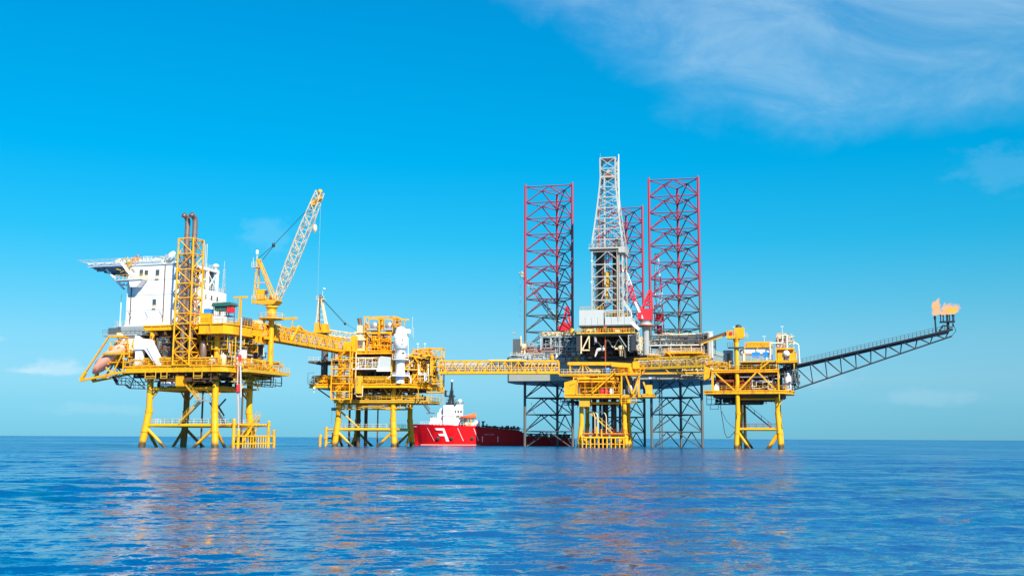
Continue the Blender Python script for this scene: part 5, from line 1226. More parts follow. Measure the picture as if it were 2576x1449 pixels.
def flare():
    T = Thing('flare_boom', 'long dark lattice boom rising over the sea to a burner tip', 'flare boom', D, (12, 2, 14.9))
    n = 11
    ta0, tb0 = Vector((11.0, .4, 20.4)), Vector((11.0, 3.6, 20.4)); ta1, tb1 = Vector((52.6, 1.2, 29.7)), Vector((52.6, 2.8, 29.7))
    c0, c1 = Vector((13.6, 2, 14.9)), Vector((53.2, 2, 28.3))
    T.part('upper_chord', MB().tube(ta0, ta1, .26, 8), 'black'); T.part('upper_chord', MB().tube(tb0, tb1, .26, 8), 'black')
    T.part('lower_chord', MB().tube(c0, c1, .2, 8), 'dark')
    br = MB()
    for i in range(n):
        t0, t1 = (i+.5)/n, (i+1)/n
        t0_ = i/n
        pc = c0.lerp(c1, min(1, (i+.55)/n))
        for a0, a1 in ((ta0, ta1), (tb0, tb1)):
            br.tube(a0.lerp(a1, t0_), pc, .12, 6); br.tube(pc, a0.lerp(a1, t1), .12, 6)
    br.zig(ta0, ta1, tb0, tb1, 22, .08, 'z', 5)
    br.tube(ta0, c0, .16, 6).tube(tb0, c0, .16, 6)
    T.part('bracing', br, 'dark')
    pp = MB()
    for k, (y, dz, r) in enumerate(((1.2, -.35, .22), (2.0, -.4, .26), (2.8, -.35, .2), (1.6, .1, .12))):
        pp.tube(Vector((11, y, 20.3+dz)), Vector((52.4, 1.4+.2*k, 29.6+dz)), r, 8)
    T.part('gas_pipes', pp, 'dark')
    T.part('walkway', MB().beam(ta0+Vector((0, 1.0, .25)), ta1+Vector((0, .5, .25)), .8, .12), 'black')
    T.part('railing', MB().rail([ta0+Vector((0, .6, .3)), ta1+Vector((0, .2, .3))], 1.2, 1.0, .035).rail([tb0+Vector((0, -.2, .3)), tb1+Vector((0, -.1, .3))], 1.2, 1.0, .035), 'dkgrey')
    T.part('root_pipes', pipes(random.Random(140), (11, 16), (.6, 3.4), (16, 20.4), 26, (.07, .16)), 'dkgrey')
    tip = MB().beam((50.4, 2, 29.4), (53.4, 2, 30.0), 1.6, .5).tube((52.4, 2, 29.6), (52.4, 2, 32.0), .35, 8).tube((50.2, 2, 29.4), (51.2, 2, 31.0), .2, 6)
    tip.tube((53.6, 2, 31.6), (54.2, 2, 29.6), .07, 5).tube((54.2, 2, 29.6), (53.0, 2, 28.2), .07, 5).box((51.0, 1.4, 30.8), (52.2, 2.6, 31.1)).path([(52.6, 1.6, 30.4), (53.6, 1.6, 30.7), (53.4, 1.6, 31.4)], .14, 6)
    T.part('tip_frame', tip, 'black')
    T.part('tip_platform', MB().prism([(50.5, 1), (54.0, 1), (54.0, 3), (50.5, 3)], 31.75, 32.05), 'black')
    for i, (u, v) in enumerate(((50.7, 1.6), (51.4, 2.4), (52.2, 1.4), (52.9, 2.5), (53.5, 1.6), (53.9, 2.4))):
        T.part('burner', MB().tube((u, v, 32), (u, v, 33.6), .13, 8).tube((u, v, 33.4), (u, v, 33.75), .2, 8), 'black')
    T.part('burner', MB().tube((52.3, 2, 32), (52.3, 2, 33.7), .26, 10), 'black')
    T.part('pilot_stack', MB().tube((49.5, 2, 29.2), (49.4, 2, 33.2), .2, 8).tube((49.4, 2, 32.6), (49.4, 2, 33.5), .28, 8), 'black')
    # burning gas: a glowing volume
    def flame_mat():
        m = bpy.data.materials.new('burning_gas'); m.use_nodes = True; t = NT(m.node_tree); t.n.clear()
        out = t.new('ShaderNodeOutputMaterial'); em = t.new('ShaderNodeEmission'); tc = t.new('ShaderNodeTexCoord')
        mp = t.new('ShaderNodeMapping'); mp.inputs['Scale'].default_value = (1, 1, .7); t.l.new(tc.outputs['Object'], mp.inputs[0])
        n1 = t.noise(mp.outputs[0], .95, 5, .65, .8)
        k = t.step(n1, .34, .72)
        rp = t.new('ShaderNodeValToRGB'); rp.color_ramp.elements[0].color = (1.0, .27, .08, 1); rp.color_ramp.elements[1].color = (1, .47, .07, 1)
        t.l.new(k, rp.inputs[0]); t.l.new(rp.outputs[0], em.inputs[0])
        t.l.new(t.m('ADD', t.m('MULTIPLY', k, 1.0), .05), em.inputs[1])
        ab = t.new('ShaderNodeVolumeAbsorption'); ab.inputs[0].default_value = (.95, .45, .10, 1)
        t.l.new(t.m('MULTIPLY', k, 1.7), ab.inputs[1])
        ad = t.new('ShaderNodeAddShader'); t.l.new(em.outputs[0], ad.inputs[0]); t.l.new(ab.outputs[0], ad.inputs[1])
        t.l.new(ad.outputs[0], out.inputs['Volume'])
        return m
    fm = flame_mat()
    def flame(mb, p, q, r, seed):
        rng = random.Random(seed); n = 9; k = 10; vs = []; p, q = Vector(p), Vector(q)
        ph = rng.random()*6
        for j in range(n+1):
            t = j/n; c = p.lerp(q, t)+Vector((math.sin(t*5+ph)*.45*t, math.cos(t*4+ph)*.3*t, 0))
            rr = 1.25*r*(.24+1.15*math.sin(math.pi*min(1, t*.9+.08))**.8)*(1-.55*t)*rng.uniform(.85, 1.15) if j < n else .02
            for i in range(k):
                a = 6.283*i/k; w = rr*rng.uniform(.78, 1.22); vs.append(c+Vector((math.cos(a)*w, math.sin(a)*w, 0)))
        fs = [(j*k+i, j*k+(i+1) % k, (j+1)*k+(i+1) % k, (j+1)*k+i) for j in range(n) for i in range(k)]
        mb.add(vs, fs, True); mb.add(vs, [tuple(range(k-1, -1, -1)), tuple(range(n*k, (n+1)*k))])
    F1 = Thing('gas_flame', 'tall orange flame on the single thin pilot stack', 'flame', D, (49.4, 2, 33.5))
    mb = MB(); flame(mb, (49.4, 2, 33.5), (50.7, 2, 38.2), .75, 3); F1.part('tongue', mb, fm)
    mb = MB(); flame(mb, (49.7, 2, 34.6), (49.6, 2, 37.6), .6, 8); F1.part('tongue', mb, fm)
    F2 = Thing('gas_flame', 'broad orange flame streaming right above the burner heads', 'flame', D, (52.3, 2, 33.7))
    for k, (p, q, r) in enumerate((((50.9, 2, 33.7), (52.2, 2, 37.0), .7), ((51.8, 2.3, 33.7), (53.6, 2, 36.9), .8), ((52.6, 1.7, 33.7), (54.5, 2, 36.7), .8), ((53.5, 2.2, 33.8), (55.3, 2, 36.6), .75), ((52.0, 1.8, 34.6), (55.0, 2.2, 36.0), .7))):
        mb = MB(); flame(mb, p, q, r, 20+k); F2.part('tongue', mb, fm)
flare()

# ================================================================ the jack-up drilling rig
def jackup():
    T = Thing('jackup_rig', 'grey jack-up drilling rig standing on three red lattice legs', 'drilling rig', E, (-20, 10, 0))
    top, bay = 81.8, 5.13
    for cu, cv in ((0, 0), (-39.2, 1.0), (-21.5, 40.2)):
        P = [(cu-7.5, cv), (cu+7.5, cv), (cu+.2, cv+13.4)]
        for k, (u, v) in enumerate(P):
            ch = MB().tube((u, v, -4), (u, v, top+(.5 if k < 2 else -.3)), (.32), 10)
            if k == 0:
                lg = T.part('leg', ch, 'legred')
            else: T.part('chord', ch, 'legred', lg)
        rk = MB()
        for u, v in P: rk.beam((u-.02, v-.02, -3), (u-.02, v-.02, top), .8, .16)
        T.part('rack', rk, 'legbrace', lg)
        n = 17
        mb = MB()
        zs = [top-.3-bay*i for i in range(n)]
        for i, z in enumerate(zs):
            if 18 < z < 29 and False: continue
            M3 = []
            for a in range(3):
                A_, B_ = Vector((*P[a], z)), Vector((*P[(a+1) % 3], z))
                mb.tube(A_, B_, .17, 6, caps=False); M3.append((A_+B_)/2)
                if i+1 < n:
                    z2 = zs[i+1]
                    mid = (A_+B_)/2
                    mb.tube(mid, Vector((*P[a], z2)), .18, 6, caps=False); mb.tube(mid, Vector((*P[(a+1) % 3], z2)), .18, 6, caps=False)
            for a in range(3): mb.tube(M3[a], M3[(a+1) % 3], .11, 5, caps=False)
        T.part('bracing', mb, 'legbrace', lg)
    # hull
    H = [(-50.2, -6), (11.6, -6), (14, 4), (14, 14), (-9, 56), (-33, 56), (-53, 16), (-53, 4)]
    T.part('hull', MB().prism(H, 19.7, 26.8), 'hull')
    T.part('hull_fender', MB().prism([(x*1.004-.08, y*1.004-.08) for x, y in H], 26.8, 27.05), 'dkgrey')
    hm = MB()
    for u in (-47.5, -45.8, -43.4, -41.2): hm.tube((u, -6.1, 26.5), (u+.2, -6.1, 22.5+(u*7 % 3)), .06, 4)
    T.part('hull_pipes', hm, 'offwhite')
    T.part('hull_plate', MB().box((-7.6, -6.1, 20.0), (-5.5, -6.02, 20.75)), 'white')
    for u0, w in ((-39.2, 21), (0, 21)):
        T.part('jack_house', MB().box((u0-9, -2.5, 27), (u0-7.9, 2, 31)).box((u0+7.9, -2.5, 27), (u0+9, 2, 31)).box((u0-1.2, 11, 27), (u0+1.4, 16, 32)), 'grey')
    T.part('deck_railing', MB().rail([(-50, -5.8, 27), (-27, -5.8, 27)], 1.2, 1.5, .06).rail([(-9, -5.8, 27), (11.5, -5.8, 27), (13.8, 4, 27)], 1.2, 1.5, .06), 'cream')
    # left side: dark louvred box, two-storey open module
    T.part('dark_box', MB().box((-49.2, -5.2, 27.6), (-47.0, -3, 32.6)).box((-49.6, -5.4, 27.05), (-46.6, -2.8, 27.6)), 'dkgrey')
    T.part('stack_of_lockers', MB().box((-46.6, -5.2, 27.05), (-45.0, -3.8, 29.4)).box((-46.4, -5, 29.5), (-45.2, -3.9, 31.2)).tube((-47, -4, 27), (-47, -4, 33.6), .25, 8), 'cream')
    T.part('floodlight', MB().tube((-49, -4, 32.6), (-49, -4, 34.5), .06, 4).box((-49.6, -4.2, 34.3), (-48.6, -3.8, 34.9)), 'grey')
    T.part('pipework', pipes(random.Random(150), (-46, -40), (-5, -2), (27.2, 32), 30, (.07, .18)), 'grey')
    fill(T, 151, (-46, -40.5), (-3, 0), 27.05, 31, 3, ['dkgrey', 'grey', 'offwhite'])
    md = MB()
    for u in (-40.3, -37.2, -34.2, -28.2):
        for v in (-5.6, 4): md.beam((u, v, 27), (u, v, 33.0), .35, .35)
    for z in (28.9, 32.9): md.beam((-40.5, -5.6, z), (-28, -5.6, z), .3, .35)
    T.part('module_frame', md, 'offwhite')
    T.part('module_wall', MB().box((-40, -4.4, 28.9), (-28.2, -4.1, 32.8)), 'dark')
    T.part('module_roof', MB().box((-40.8, -5.9, 33.05), (-26.4, 6, 33.35)).box((-40.8, -5.9, 28.55), (-28, -4, 28.75)), 'grey')
    T.part('roof_clutter', pipes(random.Random(152), (-40, -26.5), (-5.4, -1), (33.4, 34.6), 40, (.08, .2)), 'cream')
    T.part('lower_panel', MB().box((-34.4, -5.7, 26.9), (-26.6, -5.4, 32.0)), 'dkgrey')
    fill(T, 153, (-41, -28), (-5.6, -5), 27.05, 29.0, 8, ['cream', 'offwhite', 'grey', 'rusty', 'dkgrey'])
    T.part('yellow_tank', MB().ball((-30.8, -5, 34.6), .9, 10, 1.2), 'yellow_worn')
    T.part('railing', MB().rail([(-40.6, -5.8, 33.35), (-26.6, -5.8, 33.35)], 1.1, 1.3, .055), 'cream')
    # the cantilever that carries the drill floor out over the wellhead platform
    for u in (-26.0, -10.2):
        T.part('cantilever_beam', MB().beam((u, -22, 29.5), (u, 20, 29.5), 1.2, 4.4), 'dark')
    T.part('cantilever_deck', MB().box((-27, -21, 31.7), (-9.4, 14, 32.2)), 'dkgrey')
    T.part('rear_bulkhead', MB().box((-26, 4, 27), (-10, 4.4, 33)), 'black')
    T.part('side_frames', MB().beam((-25.3, -21.5, 26.6), (-25.3, -21.5, 31.8), .4, .4).beam((-24.9, -21.5, 27.8), (-23.0, -21.5, 31.6), .35, .35).beam((-22.9, -21.5, 28), (-22.9, -21.5, 31.6), .25, .25).beam((-25.4, -21.5, 27.6), (-22.8, -21.5, 27.6), .35, .35), 'cream')
    T.part('side_frames', MB().beam((-14.3, -21.5, 31.6), (-12.2, -21.5, 28.3), .25, .25).beam((-11.6, -21.5, 27.2), (-11.6, -21.5, 31.8), .3, .3).zig((-11.4, -21.3, 27), (-11.4, -21.3, 31.8), (-10.4, -21.3, 27), (-10.4, -21.3, 31.8), 5, .08, 'x'), 'grey')
    T.part('spider_deck', MB().box((-25.8, -16, 25.6), (-10, 2, 26.2)), 'black')
    fill(T, 154, (-25, -11), (-16, -13), 26.2, 30.5, 9, ['dark', 'dkgrey', 'dkgrey', 'brown', 'grey'])
    T.part('hang_off_frame', MB().box((-25.8, -12, 26.2), (-10.4, -11.4, 31.6)), 'dark')
    T.part('pipework', pipes(random.Random(178), (-9.5, -8.9), (-21, -7), (26.4, 32), 40, (.08, .18)), 'grey')
    T.part('pipework', pipes(random.Random(179), (-9.5, -8.7), (-21, -7), (26.4, 33), 24, (.08, .16)), 'cream')
    T.part('pipework', pipes(random.Random(180), (-36, -26.6), (-6.4, -5.8), (27, 33), 34, (.08, .18)), 'grey')
    # loops of hose, the blowout preventer in its white wrap, the marine riser
    hz = [(-22+.42*i, -18.5, 29.6+1.15*math.sin(i*.82)*(.35+.65*min(1, abs(i-1)/6))) for i in range(21)]
    T.part('looped_hose', MB().path([(x, y, z) for x, y, z in hz], .16, 8), 'offwhite')
    T.part('hung_pipe', MB().tube((-21.6, -20.4, 34), (-21.3, -20.2, 30.0), .42, 10), 'grey')
    T.part('wrapped_stack', MB().tube((-19.8, -18, 28.2), (-21.2, -18, 27.8), .5, 10).tube((-21.2, -18, 27.8), (-21.8, -18, 26.0), .4, 10, .2).ball((-19.4, -18, 28.1), .6, 8), 'white')
    T.part('wrapped_stack', MB().tube((-14.2, -18, 28.4), (-14.2, -18, 26.0), .8, 10, .5).ball((-14.2, -18, 28.3), 1.0, 10).tube((-16, -18, 28.2), (-14, -18, 28.0), .35, 8).tube((-13.2, -18, 28), (-13, -18, 25.6), .3, 8), 'cream')
    T.part('riser', MB().tube((-18.5, -20, 19.9), (-18.5, -20, 36.5), .2, 8).box((-19, -20.5, 33.6), (-18, -19.6, 34.5)), 'rusty')
    # yellow-railed gallery under the drill floor
    T.part('gallery', MB().box((-26.6, -21.6, 32.3), (-9.8, -20.2, 32.7)), 'yellow_worn')
    T.part('gallery_railing', MB().rail([(-26.5, -21.5, 32.7), (-9.9, -21.5, 32.7)], 1.1, .75, .07), 'yellow_worn')
    fill(T, 155, (-25.5, -11), (-20, -19), 32.7, 34.4, 10, ['red', 'brown', 'dkgrey', 'rusty', 'cream'])
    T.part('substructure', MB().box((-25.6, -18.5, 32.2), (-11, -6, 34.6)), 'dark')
    # drill floor with its wind walls
    T.part('drill_floor', MB().box((-26.2, -20.4, 34.5), (-10.8, -4, 34.9)), 'dkgrey')
    ww = MB().box((-26.0, -20.4, 34.9), (-18.9, -20.1, 39.3)).box((-26.0, -20.1, 34.9), (-25.7, -5, 39.3)).box((-18.5, -20.4, 34.9), (-11.0, -20.1, 37.2)).box((-11.2, -20.1, 34.9), (-10.9, -6, 37.2))
    T.part('wind_wall', ww, 'offwhite')
    sm = MB()
    for u in (-24.2, -22.4, -20.6, -16.6, -14.7, -12.8): sm.box((u-.04, -20.46, 35), (u+.04, -20.4, 37.2))
    T.part('wall_ribs', sm, 'grey')
    T.part('wall_railing', MB().rail([(-25.8, -20.2, 39.3), (-19, -20.2, 39.3)], 1.0, .8, .06).rail([(-18.4, -20.2, 37.2), (-11, -20.2, 37.2)], 1.1, .9, .06), 'yellow_worn')
    fill(T, 156, (-25.5, -19.4), (-18, -15), 34.9, 40.4, 3, ['cream', 'grey', 'dkgrey'])
    fill(T, 157, (-18, -11.5), (-18, -15), 34.9, 38.4, 5, ['cream', 'rusty', 'grey', 'yellow'])
    T.part('pipe_chute', MB().beam((-10.9, -20, 38.4), (-10.9, -20, 37.0), .3, .3).beam((-11, -20, 35.6), (-8.6, -20, 33.4), .5, .9), 'white')
    T.part('stair', stair_mb((-11, -19, 38.2), (-13.4, -19, 41.4), .8), 'offwhite')
    # right side: grey mud tanks, railed decks
    for k in range(3):
        u = -6.6+k*4.3
        T.part('mud_tank', MB().lathe((u, -3.6, 31.6), [(.6, 0), (.95, .15), (.95, 3.9), (.6, 4.05)], 16, 'u').box((u+.4, -4.2, 30.2), (u+.8, -3, 31)).box((u+3.2, -4.2, 30.2), (u+3.6, -3, 31)), 'grey')
    T.part('tank_deck', MB().box((-7.4, -5.9, 29.8), (8.5, 4, 30.2)), 'offwhite')
    T.part('tank_railing', MB().rail([(-7.3, -5.8, 30.2), (2.4, -5.8, 30.2)], 1.1, 1.6, .06), 'cream')
    mb = MB()
    for i in range(6): mb.beam((-7+3*i, -5.6, 27), (-7+3*i, -5.6, 29.8), .25, .25)
    T.part('deck_posts', mb, 'offwhite')
    T.part('white_deck', MB().box((-12.2, -8.5, 26.9), (-4.4, -6.1, 27.3)), 'offwhite')
    fill(T, 158, (-6, 8), (-5, -4), 27.05, 29.6, 8, ['cream', 'dkgrey', 'grey', 'offwhite'])
    fill(T, 159, (3, 11), (-4, 0), 30.2, 33.4, 4, ['cream', 'grey', 'yellow_worn', 'dkgrey'])
    T.part('pipework', pipes(random.Random(160), (-6.5, 10), (-5, -1), (32.6, 34), 20, (.07, .14)), 'cream')
    T.part('pipework', pipes(random.Random(161), (6, 12), (-5.4, -1), (27, 33.6), 36, (.08, .2)), 'dkgrey')
    T.part('white_stack', MB().tube((10.6, -6.4, 26), (10.6, -6.4, 33.5), .9, 12).box((9.6, -7, 33.5), (11.6, -5.8, 33.8)), 'offwhite')
    T.part('draped_cables', MB().path([(-44.6, .2, 13.5), (-43.8, .2, 10.5), (-42.2, .2, 8.6)], .07, 4).path([(-34.4, .2, 13.5), (-35.4, .2, 10), (-37, .2, 8.6)], .07, 4), 'dkgrey')
    T.part('ladder', MB().path([(-5.1, -.6, 0), (-5.1, -.6, 19.7)], .14, 5).path([(-4.3, -.6, 0), (-4.3, -.6, 19.7)], .14, 5).zig((-5.1, -.6, 0), (-5.1, -.6, 19.7), (-4.3, -.6, 0), (-4.3, -.6, 19.7), 22, .09, 'z', 4), 'dkgrey')
    for seed, m, u, z in ((170, 'offwhite', (-50, -28), (27.1, 29)), (171, 'rusty', (-46, -28), (27.1, 30)), (172, 'grey', (-9, 12), (27.1, 29.6)), (173, 'grey', (-40, -27), (29, 33)), (174, 'dkgrey', (-9, 12), (30.3, 33.0))):
        T.part('pipework', pipes(random.Random(seed), u, (-6, -4.6), z, 24, (.07, .16)), m)
    T.part('hull_walkway', MB().box((-48, -7.2, 25.2), (-27, -6.1, 25.4)).rail([(-48, -7.1, 25.4), (-27, -7.1, 25.4)], 1.1, 1.3, .06), 'offwhite')
    fill(T, 175, (-47, -28), (-6.9, -6.6), 25.4, 27.6, 14, ['cream', 'rusty', 'offwhite', 'ochre', 'grey'])
    T.part('pipework', pipes(random.Random(177), (-25.5, -10.5), (-16, -13), (26.4, 31.6), 24, (.08, .18)), 'dkgrey')
    # hung pump caissons between the legs
    for u, v in ((-22.5, 3), (-17, 6)): T.part('caisson', MB().tube((u, v, -2), (u, v, 20), .35, 8), 'dark')
    # access tower at the right front
    T.part('access_frame', deck_mb([(-2.5, -12), (8.6, -12), (8.6, -6.2), (-2.5, -6.2)], 27.0, 27.5, .1), 'yellow')
    T.part('access_frame', deck_mb([(-7.5, -10.5), (11.0, -10.5), (11.0, -6.2), (-7.5, -6.2)], 25.4, 25.9, .1), 'yellow')
    T.part('access_railing', MB().rail([(-2.4, -11.9, 27.5), (8.5, -11.9, 27.5)], 1.1, 1.2, .07).rail([(-7.4, -10.4, 25.9), (10.9, -10.4, 25.9)], 1.1, 1.2, .07), 'yellow')
    T.part('access_stair', stair_mb((-1.6, -12.4, 27.5), (4.0, -12.4, 22.0), 1.0), 'yellow')
    T.part('access_truss', MB().beam((-9, -11, 21.4), (12, -11, 21.4), .4, .5).beam((-6.6, -11, 25.2), (10, -11, 25.2), .3, .3).beam((-9, -11, 21.6), (-5.4, -11, 25.2), .3, .3).beam((-4.6, -11, 25.2), (-1.2, -11, 21.6), .25, .25).beam((1.2, -11, 25.2), (1.2, -11, 21.6), .25, .25).beam((7, -11, 25.2), (7, -11, 21.6), .25, .25), 'yellow')
    T.part('access_pipes', pipes(random.Random(162), (2, 11.5), (-10, -6.5), (20.4, 25.4), 44, (.07, .16)), 'cream')
    T.part('white_screen', MB().box((-6.6, -6.6, 22.8), (3.5, -6.3, 25.2)), 'offwhite')
    return T
jackup()

def derrick():
    T = Thing('derrick', 'pale lattice drilling derrick rising above the grey rig', 'derrick', E, (-17.8, -15.5, 34.9))
    cu, cv = -17.75, -15.6
    lev = [(35, 4.5), (38.6, 4.5), (42.2, 4.5), (45.6, 4.5), (49, 4.48), (52.6, 4.46), (56.4, 4.45), (60, 4.35), (63.2, 3.9), (66.4, 3.5), (69.6, 3.1), (72.8, 2.75), (76, 2.42), (79, 2.2), (81.6, 2.25), (84.8, 2.25)]
    def at(i, z, w): s_ = ((-1, -1), (1, -1), (1, 1), (-1, 1))[i]; return Vector((cu+s_[0]*w, cv+s_[1]*w, z))
    for i in range(4):
        ch = MB()
        for (z0, w0), (z1, w1) in zip(lev, lev[1:]): ch.beam(at(i, z0, w0), at(i, z1, w1), .38, .38)
        T.part('corner_leg', ch, 'derrick')
    for i in range(4):
        j = (i+1) % 4; br = MB()
        for k, ((z0, w0), (z1, w1)) in enumerate(zip(lev, lev[1:])):
            br.beam(at(i, z1, w1), at(j, z1, w1), .22, .26)
            if i == 0 and k == 0: continue
            a, b, c_, d = at(i, z0, w0), at(j, z0, w0), at(i, z1, w1), at(j, z1, w1)
            if k < 8:
                mid = (c_+d)/2; br.beam(a, mid, .16, .18); br.beam(b, mid, .16, .18)
            else: br.beam(a, d, .14, .16); br.beam(b, c_, .14, .16)
        T.part('face_bracing', br, 'derrick')
    T.part('crown_block', MB().box((cu-2.3, cv-2.3, 79.0), (cu+2.3, cv+2.3, 79.35)).box((cu-1.2, cv-.6, 79.4), (cu+.8, cv+.6, 80.8)).tube((cu, cv-.5, 81), (cu, cv+.5, 81), .6, 12).box((cu-2.3, cv-2.3, 84.6), (cu+2.3, cv+2.3, 84.8)), 'derrick')
    T.part('crown_gear', MB().box((cu-1.0, cv-1.2, 79.4), (cu+.6, cv-.7, 80.6)), 'rusty')
    T.part('monkey_board', MB().box((cu-5.4, cv-5.2, 57.1), (cu+5.2, cv+5.2, 57.5)).box((cu+3.4, cv-5.4, 55.8), (cu+5.2, cv+3, 57.1)), 'derrick')
    T.part('board_railing', MB().rail([(cu-5.3, cv-5.1, 57.5), (cu+5.1, cv-5.1, 57.5), (cu+5.1, cv+5.1, 57.5)], 1.2, 1.1, .06), 'grey')
    T.part('board_gear', MB().box((cu+1.8, cv-4.4, 57.5), (cu+3.8, cv-2.6, 59)).box((cu+2.2, cv-4.2, 59), (cu+3, cv-3, 60.2)), 'brown')
    T.part('casing_board', MB().box((cu-4.5, cv-4.5, 41.9), (cu+4.6, cv-3.9, 42.3)).box((cu-4.5, cv-4.7, 38.9), (cu+4.6, cv-4.2, 39.2)), 'offwhite')
    T.part('stair_frame', MB().beam((cu+4.5, cv-4.5, 42), (cu+7, cv-4.5, 38.4), .2, .3).beam((cu-1.8, cv-4.6, 42.3), (cu-.2, cv-4.6, 45.8), .18, .18).beam((cu+1.4, cv-4.6, 42.3), (cu-.2, cv-4.6, 45.8), .18, .18), 'offwhite')
    # top drive, guide rails, racked pipe
    T.part('guide_rail', MB().beam((cu-1.0, cv-2.2, 36), (cu-1.0, cv-2.2, 79), .42, .42), 'derrick')
    T.part('guide_rail', MB().beam((cu-1.7, cv-1.6, 36), (cu-1.7, cv-1.6, 66), .3, .3), 'rusty')
    T.part('travelling_block', MB().box((cu-1.6, cv-1.2, 46.5), (cu+.2, cv+.4, 51)).tube((cu-.7, cv-.4, 43.5), (cu-.7, cv-.4, 46.5), .35, 10).box((cu-1.4, cv-1, 43), (cu, cv+.2, 44)), 'yellow_worn')
    T.part('hoist_rope', MB().tube((cu-.9, cv-.4, 51), (cu-.5, cv, 80), .07, 4).tube((cu-.3, cv-.4, 51), (cu+.2, cv, 80), .07, 4).tube((cu+1.6, cv+.6, 36), (cu+.5, cv, 80), .06, 4), 'dark')
    for k, (x0, m) in enumerate(((-3.9, 'dkgrey'), (1.0, 'brown'))):
        mb = MB()
        for i in range(7):
            for j in range(3): mb.tube((cu+x0+.32*i, cv+.2+.9*j, 36), (cu+x0+.32*i, cv+.2+.9*j, 57.6+.5*((i+j) % 3)), .11, 5)
        T.part('racked_pipe', mb, m)
    T.part('ladder', MB().path([(cu+2.9, cv-4.7, 36), (cu+2.9, cv-4.7, 57)], .18, 5).path([(cu+3.4, cv-4.7, 36), (cu+3.4, cv-4.7, 57)], .18, 5), 'derrick')
    T.part('lamps', MB().box((cu-4.8, cv-4.8, 47.2), (cu-4.5, cv-4.4, 47.7)).box((cu+4.4, cv-4.8, 50.2), (cu+4.7, cv-4.4, 50.7)).box((cu-4.7, cv-4.8, 53.4), (cu-4.4, cv-4.4, 53.9)), 'white')
    T.part('gin_pole', MB().tube((cu+3.25, cv-2.2, 64.5), (cu+3.25, cv-2.2, 85.7), .16, 6).tube((cu+2.3, cv-2.2, 81), (cu+3.25, cv-2.2, 81), .06, 4).tube((cu+2.6, cv-2.2, 76), (cu+3.25, cv-2.2, 76), .06, 4).tube((cu+3, cv-2.2, 70), (cu+3.25, cv-2.2, 70), .06, 4), 'white')
    T.part('aerial', MB().tube((cu-2.2, cv-2.2, 84.8), (cu-2.2, cv-2.2, 86.2), .05, 4), 'grey')
derrick()

def lattice_boom(T, p0, p1, w0, w1, bands, n=12):
    """square lattice boom painted in bands: (t_end, material)"""
    p0, p1 = Vector(p0), Vector(p1); d = (p1-p0).normalized()
    a = Vector((0, 1, 0)); b = d.cross(a).normalized()
    def c(t, i):
        s_ = ((-1, -1), (1, -1), (1, 1), (-1, 1))[i]; w = w0+(w1-w0)*t
        w *= min(1, .45+t*4)
        return p0.lerp(p1, t)+a*(s_[0]*w*.5)+b*(s_[1]*w*.5)
    lo = 0.0
    for hi, m in bands:
        mb = MB(); k = max(1, round(n*(hi-lo)))
        for i in range(4):
            mb.tube(c(lo, i), c(hi, i), .12, 6); mb.zig(c(lo, i), c(hi, i), c(lo, (i+1) % 4), c(hi, (i+1) % 4), k, .08, 'z', 4)
        T.part('boom_section', mb, m); lo = hi

